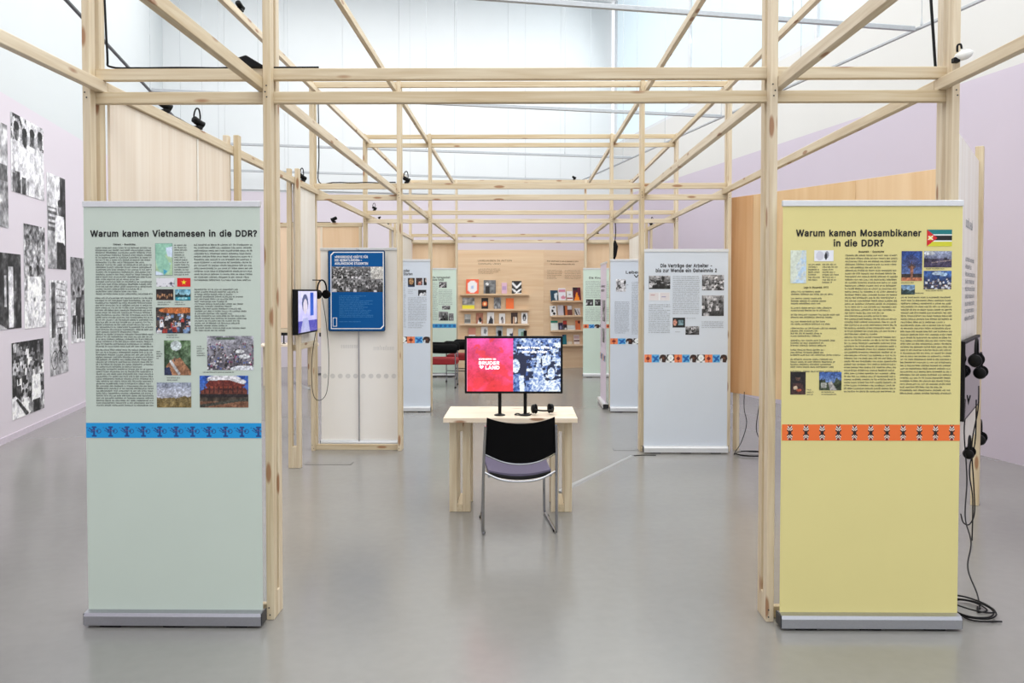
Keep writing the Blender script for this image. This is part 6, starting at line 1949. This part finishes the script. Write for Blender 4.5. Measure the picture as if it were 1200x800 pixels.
xL = LX['oL'] + T
clamp_lamp('black spotlight with upright cable loop on the left plywood panel', (xL, 5.42, 2.661), R(60), 1.05)
clamp_lamp('black spotlight without loop on the left plywood panel, nearest', (xL, 4.92, 2.661), R(50), 1.0, False)
clamp_lamp('black spotlight with loop above the white wall panel', (xL, 8.0, 2.661), R(60), 1.0)
clamp_lamp('black spotlight on the second row beam left of the middle aisle', (-1.17, 8.577, 2.718), R(20), .95)
clamp_lamp('black spotlight on the orange cross panel at left', (-2.55, 11.455, 2.557), R(180), 1.1, False)
clamp_lamp('black spotlight with loop on the third row beam, left end', (-2.0, 11.45, 2.718), R(30), .8)
clamp_lamp('small black spotlight on the third row beam right of the left end', (-1.93, 11.45, 2.604), R(200), .5, False)
clamp_lamp('small black spotlight on the fourth bay long beam at left', (xL, 13.1, 2.661), R(40), .7, False)
clamp_lamp('black spotlight with loop on the right long beam of the third bay', (LX['oR'] - T, 13.3, 2.661), R(120), 1.0)
clamp_lamp('small black spotlight on the last row beam right of the aisle', (1.45, 16.075, 2.718), R(120), .9, False)
clamp_lamp('small black spotlight on the upper tier beam at top left', (LX['oL'] + T, 6.25, 3.686), R(80), 1.0, False)
clamp_lamp('small black spotlight on the farthest upper beam', (1.0, 16.075, 3.742), R(10), 1.0, False)
# hanging black pendant spot in the right bay
b = MB()
hs_ = thing('hanging_spotlight', 'black spotlight hanging on its cable by the third row post, right', 'lamp', (1.285, 11.6, 0))
b.tube([(0, 0, 2.62), (.01, 0, 2.45), (0, 0, 2.3)], .007, 6, 5)
b.build('cable', CABLE, hs_, smooth=True)
b = MB()
b.tube([(0, 0, 2.32), (.005, 0, 2.24), (-.01, 0, 2.12), (-.02, 0, 2.04)], [.012, .04, .034, .012], 10, 0)
b.build('lamp_head', BLACK, hs_, smooth=True)

# sound box and cable along the front beam
bx = MB()
bx.v = [(-.05, -.04, 0), (.09, -.04, 0), (.09, .04, 0), (-.05, .04, 0), (-.06, -.04, .045), (-.01, -.04, .06), (-.01, .04, .06), (-.06, .04, .045)]
bx.f = [(0, 1, 2, 3), (0, 4, 5, 1), (1, 5, 6, 2), (2, 6, 7, 3), (3, 7, 4, 0), (4, 7, 6, 5)]
tag(bx.build('sound_box', BLACK, bevel=.004, loc=(-1.34, 4.176, 2.7185)), 'small black wedge shaped box on the front beam beside the left inner post', 'speaker')
b = MB()
pts = [(-2.065, 4.185, 3.6), (-2.068, 4.185, 3.2), (-2.055, 4.185, 2.8), (-2.04, 4.185, 2.735)] + [(-2.0 + k * .1, 4.172 + .003 * math.sin(k * 1.7), 2.7235 + .002 * abs(math.sin(k * 1.3))) for k in range(1, 11)]
b.tube(pts, 0.0055, 6, 4)
tag(b.build('beam_cable', CABLE, smooth=True), 'black cable lying along the upper front beam, running up the left post', 'cable')
b = MB()
b.tube([(LX['oL'] + .045, 8.62, 3.57), (LX['oL'] + .05, 8.62, 3.0), (LX['oL'] + .048, 8.62, 2.74)] + [(-2.0 + k * .08, 8.575, 2.7235 + .006 * abs(math.sin(k * .9))) for k in range(1, 10)], .006, 6, 4)
tag(b.build('beam_cable', CABLE, smooth=True), 'black cable along the second row beam at left', 'cable')
b = MB()
b.tube([(-3.2, 11.46, 2.562), (-2.9, 11.455, 2.566), (-2.75, 11.46, 2.562), (-2.6, 11.46, 2.562)], .005, 6, 4)
tag(b.build('beam_cable', CABLE, smooth=True), 'black cable on top of the orange cross panel', 'cable')
b = MB()
b.tube([(xL, 4.98, 2.665), (xL + .005, 5.1, 2.667), (xL, 5.25, 2.665), (xL, 5.38, 2.666)], .0055, 6, 5)
tag(b.build('beam_cable', CABLE, smooth=True), 'short black cable between the two spotlights on the left plywood panel', 'cable')
b = MB()
b.tube([(2.0, 4.2, 3.6), (2.005, 4.2, 3.2), (2.03, 4.2, 2.85), (2.04, 4.2, 2.725)], .007, 6, 6)
tag(b.build('beam_cable', CABLE, smooth=True), 'black cable hanging down beside the right outer post', 'cable')
el = thing('oval_lamp', 'white oval lamp with black bracket on the right front joint', 'lamp', (2.105, 4.06, 2.745))
b = MB()
for j in range(9):
    a = -math.pi / 2 + math.pi * j / 8
    for k in range(16):
        c = 2 * math.pi * k / 16
        b.v.append((.045 * math.sin(a) * 1.0, .03 * math.cos(a) * math.cos(c), .024 * math.cos(a) * math.sin(c)))
for j in range(8):
    for k in range(16):
        b.f.append((j * 16 + k, j * 16 + (k + 1) % 16, (j + 1) * 16 + (k + 1) % 16, (j + 1) * 16 + k))
sh = b.build('shell', LAMPW, el, smooth=True)
sh.rotation_euler = (0, R(-18), 0)
boxo('bracket', BLACK, -.05, -.02, -.012, .02, -.035, -.012, el, bevel=.003)
b = MB()
b.tube([(-.03, 0, .015), (-.03, 0, .045), (-.015, 0, .05), (-.01, 0, .03)], .005, 6, 4)
b.build('clip', BLACK, el, smooth=True)
